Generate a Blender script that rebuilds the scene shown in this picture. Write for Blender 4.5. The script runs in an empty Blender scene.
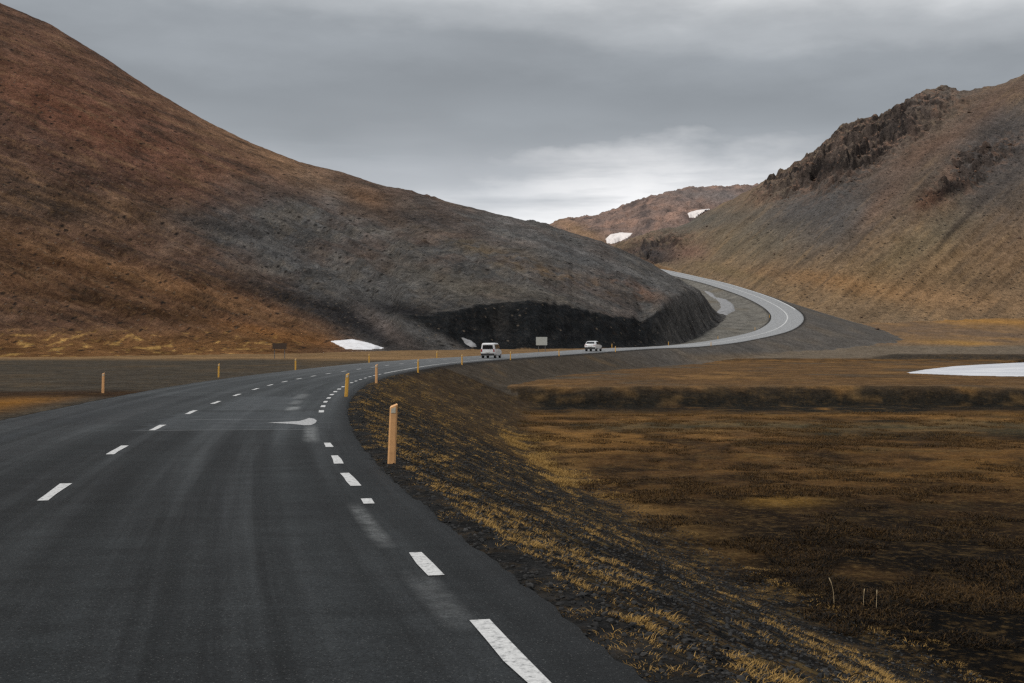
import bpy, math, random
import numpy as np

random.seed(7)
rng = np.random.default_rng(7)
SC = bpy.context.scene
COL = SC.collection
F, CX, HY, HC = 1200.0, 512.0, 345.0, 1.75     # focal length in pixels, principal column, horizon row, eye height

# ------------------------------------------------------------------ helpers
def lin(c):
    c = np.asarray(c, float) / 255.0
    return np.where(c <= 0.04045, c / 12.92, ((c + 0.055) / 1.055) ** 2.4)

KALB = 1.0            # radiance of a white, open surface under this sky
def alb(r, g, b):      # albedo whose lit appearance is this screen colour
    return np.clip(lin((r, g, b)) / KALB, 0.002, 0.9)

def sm(a, b, x):
    t = np.clip((x - a) / (b - a), 0, 1)
    return t * t * (3 - 2 * t)

_perm = np.random.default_rng(3).permutation(4096).astype(np.int64)
_gx = np.cos(np.arange(4096) * 2.399963); _gy = np.sin(np.arange(4096) * 2.399963)
def perlin(x, y, seed=0):
    x = np.asarray(x, float) + seed * 17.31; y = np.asarray(y, float) - seed * 9.77
    xi = np.floor(x); yi = np.floor(y); fx = x - xi; fy = y - yi
    xi = xi.astype(np.int64); yi = yi.astype(np.int64)
    u = fx * fx * fx * (fx * (fx * 6 - 15) + 10); v = fy * fy * fy * (fy * (fy * 6 - 15) + 10)
    def g(ix, iy, dx, dy):
        h = _perm[(_perm[ix & 4095] + iy) & 4095]
        return _gx[h] * dx + _gy[h] * dy
    a = g(xi, yi, fx, fy); b = g(xi + 1, yi, fx - 1, fy)
    c = g(xi, yi + 1, fx, fy - 1); d = g(xi + 1, yi + 1, fx - 1, fy - 1)
    return 1.5 * ((a + u * (b - a)) * (1 - v) + (c + u * (d - c)) * v)
def fbm(x, y, octv=4, seed=0, gain=0.5):
    s = 0; a = 1; t = 0
    for i in range(octv):
        s = s + a * perlin(x * 2 ** i, y * 2 ** i, seed + i * 3); t += a; a *= gain
    return s / t
def ridged(x, y, octv=4, seed=0):
    s = 0; a = 1; t = 0
    for i in range(octv):
        s = s + a * (1 - np.abs(perlin(x * 2 ** i, y * 2 ** i, seed + i * 3)) * 2); t += a; a *= 0.55
    return s / t

def link_mesh(name, verts, faces, mat=None, parent=None, smooth=False):
    me = bpy.data.meshes.new(name)
    me.from_pydata([tuple(v) for v in verts], [], [tuple(f) for f in faces]); me.update()
    if smooth: me.polygons.foreach_set('use_smooth', [True] * len(me.polygons))
    if mat: me.materials.append(mat)
    o = bpy.data.objects.new(name, me); COL.objects.link(o)
    if parent: o.parent = parent
    return o

def big_mesh(name, co, quads, mat=None, smooth=True, k=4):
    me = bpy.data.meshes.new(name)
    n = len(quads)
    me.vertices.add(len(co)); me.vertices.foreach_set('co', np.ascontiguousarray(co, np.float32).ravel())
    me.loops.add(n * k); me.loops.foreach_set('vertex_index', np.ascontiguousarray(quads, np.int32).ravel())
    me.polygons.add(n)
    me.polygons.foreach_set('loop_start', np.arange(0, n * k, k, dtype=np.int32))
    me.polygons.foreach_set('loop_total', np.full(n, k, np.int32))
    me.polygons.foreach_set('use_smooth', np.full(n, smooth, bool))
    me.update(calc_edges=True); me.validate()
    if mat: me.materials.append(mat)
    o = bpy.data.objects.new(name, me); COL.objects.link(o)
    return o

def set_attr(o, name, arr):
    me = o.data
    if arr.ndim == 2:
        a = me.attributes.new(name, 'FLOAT_COLOR', 'POINT')
        d = np.ones((len(arr), 4), np.float32); d[:, :3] = arr
        a.data.foreach_set('color', d.ravel())
    else:
        a = me.attributes.new(name, 'FLOAT', 'POINT'); a.data.foreach_set('value', arr.astype(np.float32))

def tag(o, label=None, cat=None, group=None, kind=None):
    if label: o['label'] = label
    if cat: o['category'] = cat
    if group: o['group'] = group
    if kind: o['kind'] = kind
    return o

def empty(name, loc, rz=0.0):
    o = bpy.data.objects.new(name, None); o.empty_display_size = 0.3
    o.location = loc; o.rotation_euler = (0, 0, rz); COL.objects.link(o)
    return o

# ------------------------------------------------------------------ materials
def new_mat(name):
    m = bpy.data.materials.new(name); m.use_nodes = True
    nt = m.node_tree; b = nt.nodes['Principled BSDF']
    return m, nt, b
def N(nt, typ, **kw):
    n = nt.nodes.new(typ)
    for k, v in kw.items():
        if k in n.inputs.keys() if isinstance(k, str) else False: n.inputs[k].default_value = v
        else: setattr(n, k, v)
    return n
def noise_node(nt, vec, scale, detail=4, rough=0.6):
    n = nt.nodes.new('ShaderNodeTexNoise')
    n.inputs['Scale'].default_value = scale; n.inputs['Detail'].default_value = detail
    n.inputs['Roughness'].default_value = rough
    nt.links.new(vec, n.inputs['Vector']); return n.outputs['Fac']
def mapr(nt, val, a, b, c, d):
    n = nt.nodes.new('ShaderNodeMapRange')
    for i, v in zip((1, 2, 3, 4), (a, b, c, d)): n.inputs[i].default_value = v
    nt.links.new(val, n.inputs[0]); return n.outputs[0]
def math_node(nt, op, a, b):
    n = nt.nodes.new('ShaderNodeMath'); n.operation = op
    for i, v in enumerate((a, b)):
        if isinstance(v, (int, float)): n.inputs[i].default_value = v
        else: nt.links.new(v, n.inputs[i])
    return n.outputs[0]
def mixc(nt, fac, a, b, mode='MIX'):
    n = nt.nodes.new('ShaderNodeMix'); n.data_type = 'RGBA'; n.blend_type = mode
    for i, v in ((0, fac), (6, a), (7, b)):
        if isinstance(v, (int, float)): n.inputs[i].default_value = v
        elif isinstance(v, (tuple, list, np.ndarray)): n.inputs[i].default_value = (*[float(q) for q in v[:3]], 1)
        else: nt.links.new(v, n.inputs[i])
    return n.outputs[2]
def grey(nt, v):
    n = nt.nodes.new('ShaderNodeCombineColor')
    for i in range(3): nt.links.new(v, n.inputs[i])
    return n.outputs[0]

def simple(name, c, rough=0.6, metal=0.0, var=0.12, scale=6.0, spec=0.5, trans=None):
    m, nt, b = new_mat(name)
    tc = nt.nodes.new('ShaderNodeTexCoord').outputs['Object']
    nz = noise_node(nt, tc, scale, 5)
    f = mapr(nt, nz, 0.3, 0.7, 1 - var, 1 + var)
    nt.links.new(mixc(nt, 1.0, tuple(c), grey(nt, f), 'MULTIPLY'), b.inputs['Base Color'])
    b.inputs['Roughness'].default_value = rough; b.inputs['Metallic'].default_value = metal
    b.inputs['Specular IOR Level'].default_value = spec
    return m

# ground: base colour from the soil/vegetation attribute, broken up by procedural noise
def ground_material(name, scales, bump, bdist, spec=0.04, streak=True):
    m, nt, b = new_mat(name)
    tc = nt.nodes.new('ShaderNodeTexCoord').outputs['Object']
    at = nt.nodes.new('ShaderNodeAttribute'); at.attribute_name = 'albedo'
    vg = nt.nodes.new('ShaderNodeAttribute'); vg.attribute_name = 'veg'
    c = at.outputs['Color']
    h = None
    for s, lo, hi in scales:
        nz = noise_node(nt, tc, s, 6, 0.65)
        f = mapr(nt, nz, 0.32, 0.68, lo, hi)
        c = mixc(nt, 1.0, c, grey(nt, f), 'MULTIPLY')
        h = nz if h is None else math_node(nt, 'ADD', h, math_node(nt, 'MULTIPLY', nz, 0.6))
    # straw tufts
    for s, k in ((scales[-1][0] * 0.55, 0.8), (scales[-1][0] * 0.13, 0.6)):
        nz = noise_node(nt, tc, s, 5, 0.7)
        f = math_node(nt, 'MULTIPLY', mapr(nt, nz, 0.53, 0.66, 0, k), vg.outputs['Fac'])
        c = mixc(nt, f, c, tuple(alb(118, 94, 58)))
    nt.links.new(c, b.inputs['Base Color'])
    b.inputs['Roughness'].default_value = 0.95
    b.inputs['Specular IOR Level'].default_value = spec
    bp = nt.nodes.new('ShaderNodeBump'); bp.inputs['Strength'].default_value = bump
    bp.inputs['Distance'].default_value = bdist
    nt.links.new(h, bp.inputs['Height']); nt.links.new(bp.outputs[0], b.inputs['Normal'])
    return m
M_GROUND = ground_material('soil_and_moss', [(0.25, 0.75, 1.25), (1.6, 0.6, 1.4), (9.0, 0.42, 1.58)], 1.0, 0.16)
def hill_material():
    m, nt, b = new_mat('hill_scree')
    tc = nt.nodes.new('ShaderNodeTexCoord').outputs['Object']
    at = nt.nodes.new('ShaderNodeAttribute'); at.attribute_name = 'albedo'
    vg = nt.nodes.new('ShaderNodeAttribute'); vg.attribute_name = 'veg'
    c = at.outputs['Color']
    n1 = noise_node(nt, tc, .06, 6, .6); n2 = noise_node(nt, tc, .45, 9, .82); n3 = noise_node(nt, tc, 1.7, 6, .85)
    for n_, a0, a1, lo, hi in ((n1, .35, .65, .84, 1.16), (n2, .40, .60, .70, 1.32), (n3, .40, .60, .66, 1.36)):
        c = mixc(nt, 1.0, c, grey(nt, mapr(nt, n_, a0, a1, lo, hi)), 'MULTIPLY')
    # loose stones, dark and pale
    for sc_, r0, r1, col, k in ((.4, .12, .30, (.018, .017, .017), .85), (.8, .12, .26, (.02, .018, .017), .8), (.6, .08, .20, (.21, .17, .13), .7)):
        v = nt.nodes.new('ShaderNodeTexVoronoi'); v.inputs['Scale'].default_value = sc_; nt.links.new(tc, v.inputs['Vector'])
        sel = nt.nodes.new('ShaderNodeSeparateColor'); nt.links.new(v.outputs['Color'], sel.inputs[0])
        on = mapr(nt, sel.outputs[0], .48, .52, 0, 1)
        c = mixc(nt, math_node(nt, 'MULTIPLY', mapr(nt, v.outputs['Distance'], r0, r1, k, 0), on), c, col)
    f = math_node(nt, 'MULTIPLY', mapr(nt, noise_node(nt, tc, .9, 7, .8), .52, .60, 0, .6), vg.outputs['Fac'])
    c = mixc(nt, f, c, tuple(alb(122, 96, 62)))
    nt.links.new(c, b.inputs['Base Color']); b.inputs['Roughness'].default_value = .95; b.inputs['Specular IOR Level'].default_value = .03
    bp = nt.nodes.new('ShaderNodeBump'); bp.inputs['Strength'].default_value = 1.0; bp.inputs['Distance'].default_value = 1.1
    nt.links.new(math_node(nt, 'ADD', n2, math_node(nt, 'MULTIPLY', n3, .5)), bp.inputs['Height']); nt.links.new(bp.outputs[0], b.inputs['Normal'])
    return m
M_HILL = hill_material()

# ------------------------------------------------------------------ road centre line
CTRL = np.array([(24, -60, 0), (4.6, -20, 0), (-1.9, 0, 0), (-3.75, 7, 0), (-5.5, 14.4, 0), (-7.5, 25.3, 0), (-8.95, 36, 0),
    (-10.2, 47.7, 0), (-10.9, 58, 0), (-11.25, 73, 0), (-10.6, 88, .06), (-9.5, 101, .15), (-6.9, 117, .26), (-3.2, 137, .33),
    (3.0, 160, .52), (11, 186, .8), (20, 212, 1.15), (35, 248, 1.55), (52, 284, 2.95), (69, 315, 5.8), (80.3, 350, 10.2),
    (84.3, 400, 16.75), (80.5, 460, 24.75), (77, 520, 31.2), (74, 570, 36.4), (70, 640, 43), (62, 760, 52)], float)
def catmull(P, step=1.0):
    out = []
    for i in range(1, len(P) - 2):
        p0, p1, p2, p3 = P[i - 1:i + 3]
        t0 = 0; t1 = np.linalg.norm(p1 - p0) ** .5; t2 = t1 + np.linalg.norm(p2 - p1) ** .5; t3 = t2 + np.linalg.norm(p3 - p2) ** .5
        n = max(2, int(np.linalg.norm(p2 - p1) / step))
        for t in np.linspace(t1, t2, n, endpoint=False):
            A1 = (t1 - t) / (t1 - t0) * p0 + (t - t0) / (t1 - t0) * p1
            A2 = (t2 - t) / (t2 - t1) * p1 + (t - t1) / (t2 - t1) * p2
            A3 = (t3 - t) / (t3 - t2) * p2 + (t - t2) / (t3 - t2) * p3
            B1 = (t2 - t) / (t2 - t0) * A1 + (t - t0) / (t2 - t0) * A2
            B2 = (t3 - t) / (t3 - t1) * A2 + (t - t1) / (t3 - t1) * A3
            out.append((t2 - t) / (t2 - t1) * B1 + (t - t1) / (t2 - t1) * B2)
    out.append(P[-2]); return np.array(out)
RC = catmull(CTRL, 1.0)
def smooth_poly(P, n):
    k = np.hanning(2 * n + 3)[1:-1]; k /= k.sum()
    Q = np.vstack([P[0] + (P[0] - P[1]) * np.arange(n, 0, -1)[:, None], P, P[-1] + (P[-1] - P[-2]) * np.arange(1, n + 1)[:, None]])
    return np.stack([np.convolve(Q[:, i], k, 'valid') for i in range(3)], 1)
RC = smooth_poly(RC, 7)
RARC = np.concatenate([[0], np.cumsum(np.linalg.norm(np.diff(RC[:, :2], axis=0), axis=1))])
def road_at(a):
    a = np.asarray(a, float)
    return np.stack([np.interp(a, RARC, RC[:, i]) for i in range(3)], -1)
def road_dir(a):
    d = road_at(np.asarray(a) + 0.6) - road_at(np.asarray(a) - 0.6)
    d[..., 2] = 0; return d / np.linalg.norm(d, axis=-1, keepdims=True)
def road_pt(a, lat, dz=0.0):           # lat > 0: to the right
    p = road_at(a); d = road_dir(a)
    r = np.stack([d[..., 1], -d[..., 0], np.zeros_like(d[..., 0])], -1)
    q = p + r * np.asarray(lat)[..., None]
    q[..., 2] = q[..., 2] - 0.004 * np.abs(lat) + dz
    return q
ARC_Y = lambda y: float(np.interp(y, RC[:, 1], RARC))
def arc_for_y(yy, lat):      # station whose point at this offset lies yy metres ahead
    aa = np.linspace(0, ARC_Y(140), 6000); q = road_pt(aa, np.full(6000, float(lat)))
    return float(aa[np.argmin(np.abs(q[:, 1] - yy))])
def half_width(a):
    y = np.interp(a, RARC, RC[:, 1])
    return np.interp(y, [0, 10, 20, 35, 80, 300, 400], [4.15, 4.15, 4.05, 3.95, 4.1, 4.5, 4.5])
def edge_lat(a):
    y = np.interp(a, RARC, RC[:, 1])
    return np.interp(y, [0, 10, 20, 35, 80, 120], [3.58, 3.6, 3.5, 3.28, 3.3, 3.45])

CO = RC[::4, :]; CARC = RARC[::4]
def road_near(X, Y):
    s = np.empty(X.size); arc = np.empty(X.size); z = np.empty(X.size)
    Xf, Yf = X.ravel(), Y.ravel(); n = len(CO)
    for i0 in range(0, Xf.size, 60000):
        x = Xf[i0:i0 + 60000]; y = Yf[i0:i0 + 60000]
        d2 = (x[:, None] - CO[None, :, 0]) ** 2 + (y[:, None] - CO[None, :, 1]) ** 2
        j = np.argmin(d2, 1); best = np.full(x.size, 1e18); bs = np.zeros(x.size); ba = np.zeros(x.size); bz = np.zeros(x.size)
        for o in (-1, 0):
            k = np.clip(j + o, 0, n - 2); p = CO[k]; q = CO[k + 1]
            vx, vy = q[:, 0] - p[:, 0], q[:, 1] - p[:, 1]; L2 = vx * vx + vy * vy
            t = np.clip(((x - p[:, 0]) * vx + (y - p[:, 1]) * vy) / L2, 0, 1)
            ex, ey = x - (p[:, 0] + t * vx), y - (p[:, 1] + t * vy); dd = ex * ex + ey * ey
            m = dd < best
            sg = np.sign(ex * vy - ey * vx)
            best = np.where(m, dd, best); bs = np.where(m, sg * np.sqrt(dd), bs)
            ba = np.where(m, CARC[k] + t * np.sqrt(L2), ba); bz = np.where(m, p[:, 2] + t * (q[:, 2] - p[:, 2]), bz)
        s[i0:i0 + 60000] = bs; arc[i0:i0 + 60000] = ba; z[i0:i0 + 60000] = bz
    return s.reshape(X.shape), arc.reshape(X.shape), z.reshape(X.shape)

# ------------------------------------------------------------------ terrain
def tab(x, pairs):
    p = np.array(pairs, float); return np.interp(x, p[:, 0], p[:, 1])
def softmax2(a, b, k):
    h = np.clip(0.5 + 0.5 * (a - b) / k, 0, 1); return b + (a - b) * h + k * h * (1 - h)

LH_CREST = [(-900, -420), (-600, -330), (-300, -170), (0, 3), (50, 25), (100, 55), (150, 88), (200, 118), (250, 143), (300, 162), (340, 172), (380, 185),
            (420, 194), (450, 203), (500, 215), (550, 226), (600, 241), (640, 258), (665, 272), (690, 286), (700, 293), (708, 299), (714, 305), (718, 312)]
LH_YB = [(-600, 130), (0, 165), (300, 190), (400, 210), (540, 226), (620, 246), (680, 268), (718, 288), (740, 300)]
LH_YC = [(-600, 430), (0, 430), (300, 420), (500, 400), (600, 380), (665, 366), (690, 360), (700, 358), (718, 356), (740, 356)]
LH_LIP = [(372, 352), (390, 330), (400, 316), (430, 312), (458, 310), (482, 305), (505, 301), (540, 302), (564, 306), (587, 311), (611, 316),
          (640, 319.5), (652, 317), (666, 309), (690, 305), (705, 308), (714, 313), (722, 325)]
RH_CREST = [(500, 285), (540, 275), (600, 255), (620, 243), (650, 232), (690, 222), (720, 206), (750, 189), (765, 182), (780, 175), (800, 165), (815, 155),
            (825, 143), (840, 132), (860, 125), (880, 115), (900, 105), (920, 98), (950, 93), (990, 87), (1024, 77), (1200, 20), (1700, -60)]
RH_YB = [(500, 640), (640, 602), (665, 588), (690, 548), (720, 494), (765, 430), (800, 407), (850, 405), (1024, 430), (1300, 430)]
RH_YC = [(500, 760), (690, 760), (750, 760), (850, 720), (1024, 700), (1600, 650)]
FM_CREST = [(250, 270), (450, 240), (500, 232), (550, 225), (560, 221), (590, 218), (610, 213), (630, 205), (650, 197), (680, 191), (690, 189), (720, 187),
            (750, 186), (800, 180), (900, 185), (1200, 210)]
POND = np.array([(905, 373.2), (930, 374.8), (970, 376.4), (1010, 377), (1060, 377), (1110, 375), (1120, 365), (1080, 361.5), (1030, 362.2),
                 (990, 364.2), (955, 366.3), (925, 369.8)], float)
PZ = -1.70
def pond_xy():
    Yp = (HC - PZ) * F / (POND[:, 1] - HY); return np.stack([(POND[:, 0] - CX) / F * Yp, Yp], 1)
def in_poly(x, y, P):
    r = np.zeros(np.shape(x), bool); n = len(P)
    for i in range(n):
        x1, y1 = P[i]; x2, y2 = P[(i + 1) % n]
        c = ((y1 > y) != (y2 > y)) & (x < (x2 - x1) * (y - y1) / (y2 - y1 + 1e-12) + x1); r ^= c
    return r
def poly_dist(x, y, P):
    d = np.full(np.shape(x), 1e9); n = len(P)
    for i in range(n):
        a = P[i]; v = P[(i + 1) % n] - a
        t = np.clip(((x - a[0]) * v[0] + (y - a[1]) * v[1]) / (v @ v), 0, 1)
        d = np.minimum(d, np.hypot(x - a[0] - t * v[0], y - a[1] - t * v[1]))
    return d

def terrain(X, Y):
    th = np.arctan2(X, Y); r = np.hypot(X, Y); tc = np.clip(th, -0.87, 0.87)
    u = np.tan(tc); Yp = r * np.cos(tc); px = CX + F * u
    s, arc, zr = road_near(X, Y)
    # valley floor
    wob = 6 * fbm(X / 30, Y / 60, 3, 11)
    yt = 92 + wob + tab(px, [(400, 6), (520, 2), (600, 0), (1024, 0)])
    plain = -3.0 + 1.4 * sm(0, 5, Yp - yt)
    plain += (Yp < yt + 4) * 0.0
    hum = sm(8, 30, r)
    n1 = fbm(X / 7, Y / 7, 4, 21); n2 = fbm(X / 1.7, Y / 1.7, 3, 22)
    plain += hum * (0.16 * n1 + 0.07 * n2) - 0.5 * sm(40, 10, Yp) * sm(4, 16, X) * 0.6
    rise_r = tab(Yp, [(0, 0), (215, 0), (260, 1.0), (300, 2.6), (330, 4.0), (380, 8.1), (430, 13.0), (500, 19.6), (600, 31), (800, 46), (3000, 60)])
    bank = sm(236, 247, Yp + 4 * fbm(X / 20, Y / 20, 2, 31)) * sm(835, 905, px) * 1.5
    right = plain + np.maximum(rise_r, bank) + sm(240, 300, Yp) * 0.5 * n1
    left = tab(Yp, [(0, -.38), (60, -.40), (120, -.22), (170, .05), (215, .85), (250, 1.2), (285, 2.2), (310, 4.4), (350, 9.0), (400, 15.6), (460, 23.5),
                    (570, 35.0), (800, 46), (3000, 60)]) + 0.07 * n1 * hum + 0.03 * n2
    left += 0.2 * np.exp(-((Yp - 154 - 0.02 * X) / 9) ** 2) * sm(430, 300, px)
    z = left + (right - left) * sm(-2.5, 2.5, s)
    # pond basin
    Pw = pond_xy(); ins = in_poly(X, Y, Pw)
    near_p = (np.abs(Y - 190) < 90) & (X > 30)
    dp = np.where(near_p, poly_dist(X, Y, Pw), 1e9)
    z = np.where(ins, np.minimum(z, PZ - 0.05 - 0.25 * np.clip(dp / 2, 0, 1)), z)
    z = np.where(~ins & (dp < 40) & (Yp < 180), np.maximum(np.minimum(z, PZ + 0.10), PZ + 0.03), z)
    B = z
    # left hill
    cr = (HY - tab(px, LH_CREST)) / F; yb = tab(px, LH_YB); yc = tab(px, LH_YC)
    eb = (tab(yb, [(0, -.4), (120, -.22), (170, .05), (215, .85), (250, 1.2), (285, 2.2), (310, 4.4)]) - HC) / yb
    lipn = 4 * fbm(px / 55, px * 0 + 3.3, 3, 41)
    lip = (HY - tab(px, LH_LIP) - (lipn + 3.6 * fbm(px / 13, px * 0 + 1.7, 4, 43)) * sm(400, 430, px) * sm(712, 690, px)) / F
    lip = np.maximum(np.where(px > 372, lip, eb), eb)
    t = (Yp - yb) / (yc - yb)
    tcl = 16.0 / (yc - yb)
    cn = .6 * fbm(px / 30, Yp / 12, 3, 45)
    cliff = sm(0, 1, np.clip(t / tcl + 0.25 * cn * (t > 0) * (lip - eb) / 0.03, 0, 1))
    qf = np.clip((lip - eb) / .02, 0, 1); qf = qf * qf * (3 - 2 * qf)
    tt = np.clip((t - tcl * qf) / (1 - tcl * qf), 0, 1)
    g = np.sin(0.5 * np.pi * tt ** tab(px, [(0, 1.45), (330, 1.35), (450, 1.0), (700, 0.9)]))
    eL = eb + (lip - eb) * cliff + (cr - lip) * g
    eL = eL - (cr - eb) * sm(1.0, 2.6, t) * 1.2
    lim = np.interp(Yp, [258, 272, 288, 304, 315, 322, 335, 346, 360], [662, 671, 683, 697, 702, 707, 714, 719, 722]) + 1.5 * fbm(Yp / 20, px * 0 + 2.2, 3, 47)
    wl = sm(lim + 4, lim - 20, px)
    hL = HC + Yp * eL
    amp = sm(0.0, 0.25, t) * sm(1.4, 0.9, t)
    rowL = HY - F * eL
    gul = ridged((rowL * 1.9 - px) / 50, (px + .5 * rowL) / 260, 4, 51)
    hL += amp * (1 - .75 * sm(.55, .95, t)) * (1.5 * fbm(X / 30, Y / 45, 4, 52) + 0.55 * fbm(X / 6, Y / 9, 4, 53) + (1.6 + 1.4 * sm(420, 330, px)) * (gul - 0.5) * sm(1.0, .6, t)) \
          + 0.4 * fbm(X / 4, Y / 4, 3, 54) * sm(0, .05, t)
    crag = sm(0.1, 0.5, fbm(X / 18, Y / 25, 3, 55)) * amp * sm(330, 420, px)
    hL += crag * 1.2 * ridged(X / 5, Y / 8, 3, 56)
    hL = B + (hL - B) * wl
    hL = np.where((t > 0) & (px < 732) & (wl > .001), hL, -1e3)
    # right hill
    crR = (HY - tab(px, RH_CREST)) / F; ybR = tab(px, RH_YB); ycR = tab(px, RH_YC)
    ebR = (tab(ybR, [(380, 6.5), (430, 11.4), (500, 18), (600, 29.5), (800, 46)]) - HC) / ybR
    tR = (Yp - ybR) / (ycR - ybR)
    eR = ebR + (crR - ebR) * np.sin(0.5 * np.pi * np.clip(tR, 0, 1) ** 1.12)
    eR = eR - (crR - ebR) * sm(1.0, 3.2, tR)
    hR = HC + Yp * eR
    rowR = HY - F * eR
    def gb(cx, cy, rx, ry, ang=0.0, row=None):
        rw = rowR if row is None else row
        c, s_ = math.cos(math.radians(ang)), math.sin(math.radians(ang))
        dx, dy = px - cx, rw - cy
        return np.exp(-(((dx * c + dy * s_) / rx) ** 2 + ((-dx * s_ + dy * c) / ry) ** 2))
    ampR = sm(0.0, 0.2, tR) * sm(1.5, 1.0, tR)
    rock = np.clip(gb(900, 122, 62, 22, -25) + gb(842, 155, 42, 24, -30) + .8 * gb(800, 178, 36, 10, -22) + .7 * gb(1000, 150, 30, 10, -30) + 1.0 * gb(948, 188, 38, 13, -28) + 0.6 * gb(965, 160, 18, 10, -20)
                   + 0.8 * gb(655, 248, 34, 12, -10) + 0.5 * gb(775, 190, 26, 9, -20), 0, 1.2)
    rg = ridged((X + 0.6 * Y) / 38, (Y - 0.6 * X) / 46, 5, 61)
    qq = 3.2 * (fbm((X + .5 * Y) / 34, (Y - .5 * X) / 30, 5, 66) + .5); fq = qq - np.floor(qq)
    stp = (np.floor(qq) + sm(.72, 1, fq)) / 3.2
    hR += ampR * (2.4 * fbm(X / 45, Y / 60, 4, 62) + 0.8 * fbm(X / 9, Y / 14, 4, 63)
                  + rock * (15 * (stp - .5) + 8 * (rg - .45) + 5 * fbm(X / 6, Y / 8, 4, 65))
                  + 3.0 * (ridged((px + 1.1 * rowR) / 36, rowR / 160, 4, 64) - .5))
    hR = np.where(tR > 0, hR, -1e3)
    # far mountain
    crF = (HY - tab(px, FM_CREST)) / F; tF = (Yp - 850) / 450
    eF = 0.055 + (crF - 0.055) * np.sin(0.5 * np.pi * np.clip(tF, 0, 1)) - 0.06 * sm(1, 4, tF)
    hF = HC + Yp * eF + sm(0, .3, tF) * (4.5 * fbm(X / 55, Y / 80, 4, 71) + 5.5 * (ridged(X / 22, Y / 40, 5, 72) - .45))
    hF = np.where(tF > 0, hF, -1e3)
    base = z
    z = np.maximum(np.maximum(z, hL), np.maximum(hR, hF))
    which = np.where(z == base, 0, np.where(z == hL, 1, np.where(z == hR, 2, 3)))
    # road bed, shoulders, embankment and cut
    w = half_width(arc)
    en = 0.16 * fbm(X / 1.3, Y / 1.3, 3, 81) * sm(90, 40, r)
    d = np.abs(s) - w - 0.35
    sl = np.where(s > 0, tab(arc, [(0, .40), (150, .40), (260, .40), (320, .30), (390, .235), (480, .30)]), 0.4)
    rough = sm(0, 1.5, d) * (0.10 * n1 + 0.06 * n2) * sm(300, 60, r)
    fill = zr - 0.07 - sl * np.maximum(d, 0) ** 1.03 + rough
    cut = zr - 0.07 + 0.9 * np.maximum(d, 0)
    okr = np.abs(s) < 120
    z = np.where(okr, softmax2(z, fill, 0.35), z)
    z = np.where(okr, np.minimum(z, cut), z)
    inner = sm(0.3, -0.5, d)
    z = np.where(okr & (d < 0.5), z * (1 - inner) + (zr - 0.05 - 0.07 * sm(0, -.8, d) - 0.004 * np.abs(s)) * inner, z)
    which = np.where(okr & (np.abs(z - fill) < 0.2) & (which > 1), 0, which)
    which = np.where(okr & (d < 8) & (which == 2), 0, which)
    return z, dict(px=px, Yp=Yp, s=s, arc=arc, d=d, zr=zr, t=t, tR=tR, tF=tF, which=which, rock=rock, rg=rg, n1=n1, n2=n2, yt=yt, r=r,
                   fill=np.where(okr, fill, -1e3), plain=plain, eL=eL, lip=lip, eb=eb, wl=wl, cliff=cliff, dp=dp)

# polar grid round the viewpoint: fine where the photograph looks, coarse behind
u_in = np.linspace(-0.50, 0.50, 1040)
th_in = np.arctan(u_in)
th_out = th_in[-1] + (math.pi - th_in[-1]) * np.linspace(0, 1, 70)[1:] ** 1.6
TH = np.concatenate([-th_out[::-1][1:], th_in, th_out])
rs = [1.0]
while rs[-1] < 3200:
    r_ = rs[-1]
    dr = max(0.035, r_ * r_ / (F * 3.0))
    if r_ < 205: dr = min(dr, 0.9)
    elif r_ < 330: dr = 0.5
    elif r_ < 620: dr = 0.9
    elif r_ < 1330: dr = min(2.6, 0.9 + (r_ - 620) * 0.006)
    else: dr = r_ * 0.02
    rs.append(r_ + dr)
R = np.array(rs)
TT, RR = np.meshgrid(TH, R)
GX, GY = RR * np.sin(TT), RR * np.cos(TT)
GZ, MK = terrain(GX, GY)
nr, nc = GZ.shape
print('terrain grid', nr, nc, nr * nc)

def hit(x, row, rmin=3.0):
    th = math.atan((x - CX) / F); fj = np.interp(th, TH, np.arange(nc)); j = int(fj); f = fj - j
    zc = GZ[:, j] * (1 - f) + GZ[:, min(j + 1, nc - 1)] * f
    Yc = R * math.cos(th); rw = HY - F * (zc - HC) / Yc
    k = np.argmax((rw <= row) & (R > rmin))
    if k == 0: k = 1
    a = np.clip((rw[k - 1] - row) / (rw[k - 1] - rw[k] + 1e-9), 0, 1)
    rr = R[k - 1] + a * (R[k] - R[k - 1])
    return np.array([rr * math.sin(th), rr * math.cos(th), zc[k - 1] + a * (zc[k] - zc[k - 1])])
def zq(X, Y):
    X = np.atleast_1d(np.asarray(X, float)); Y = np.atleast_1d(np.asarray(Y, float))
    th = np.arctan2(X, Y); r = np.hypot(X, Y)
    fj = np.interp(th, TH, np.arange(nc)); fi = np.interp(r, R, np.arange(nr))
    j = np.clip(fj.astype(int), 0, nc - 2); i = np.clip(fi.astype(int), 0, nr - 2); a = fi - i; b = fj - j
    return (GZ[i, j] * (1 - b) + GZ[i, j + 1] * b) * (1 - a) + (GZ[i + 1, j] * (1 - b) + GZ[i + 1, j + 1] * b) * a

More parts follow.
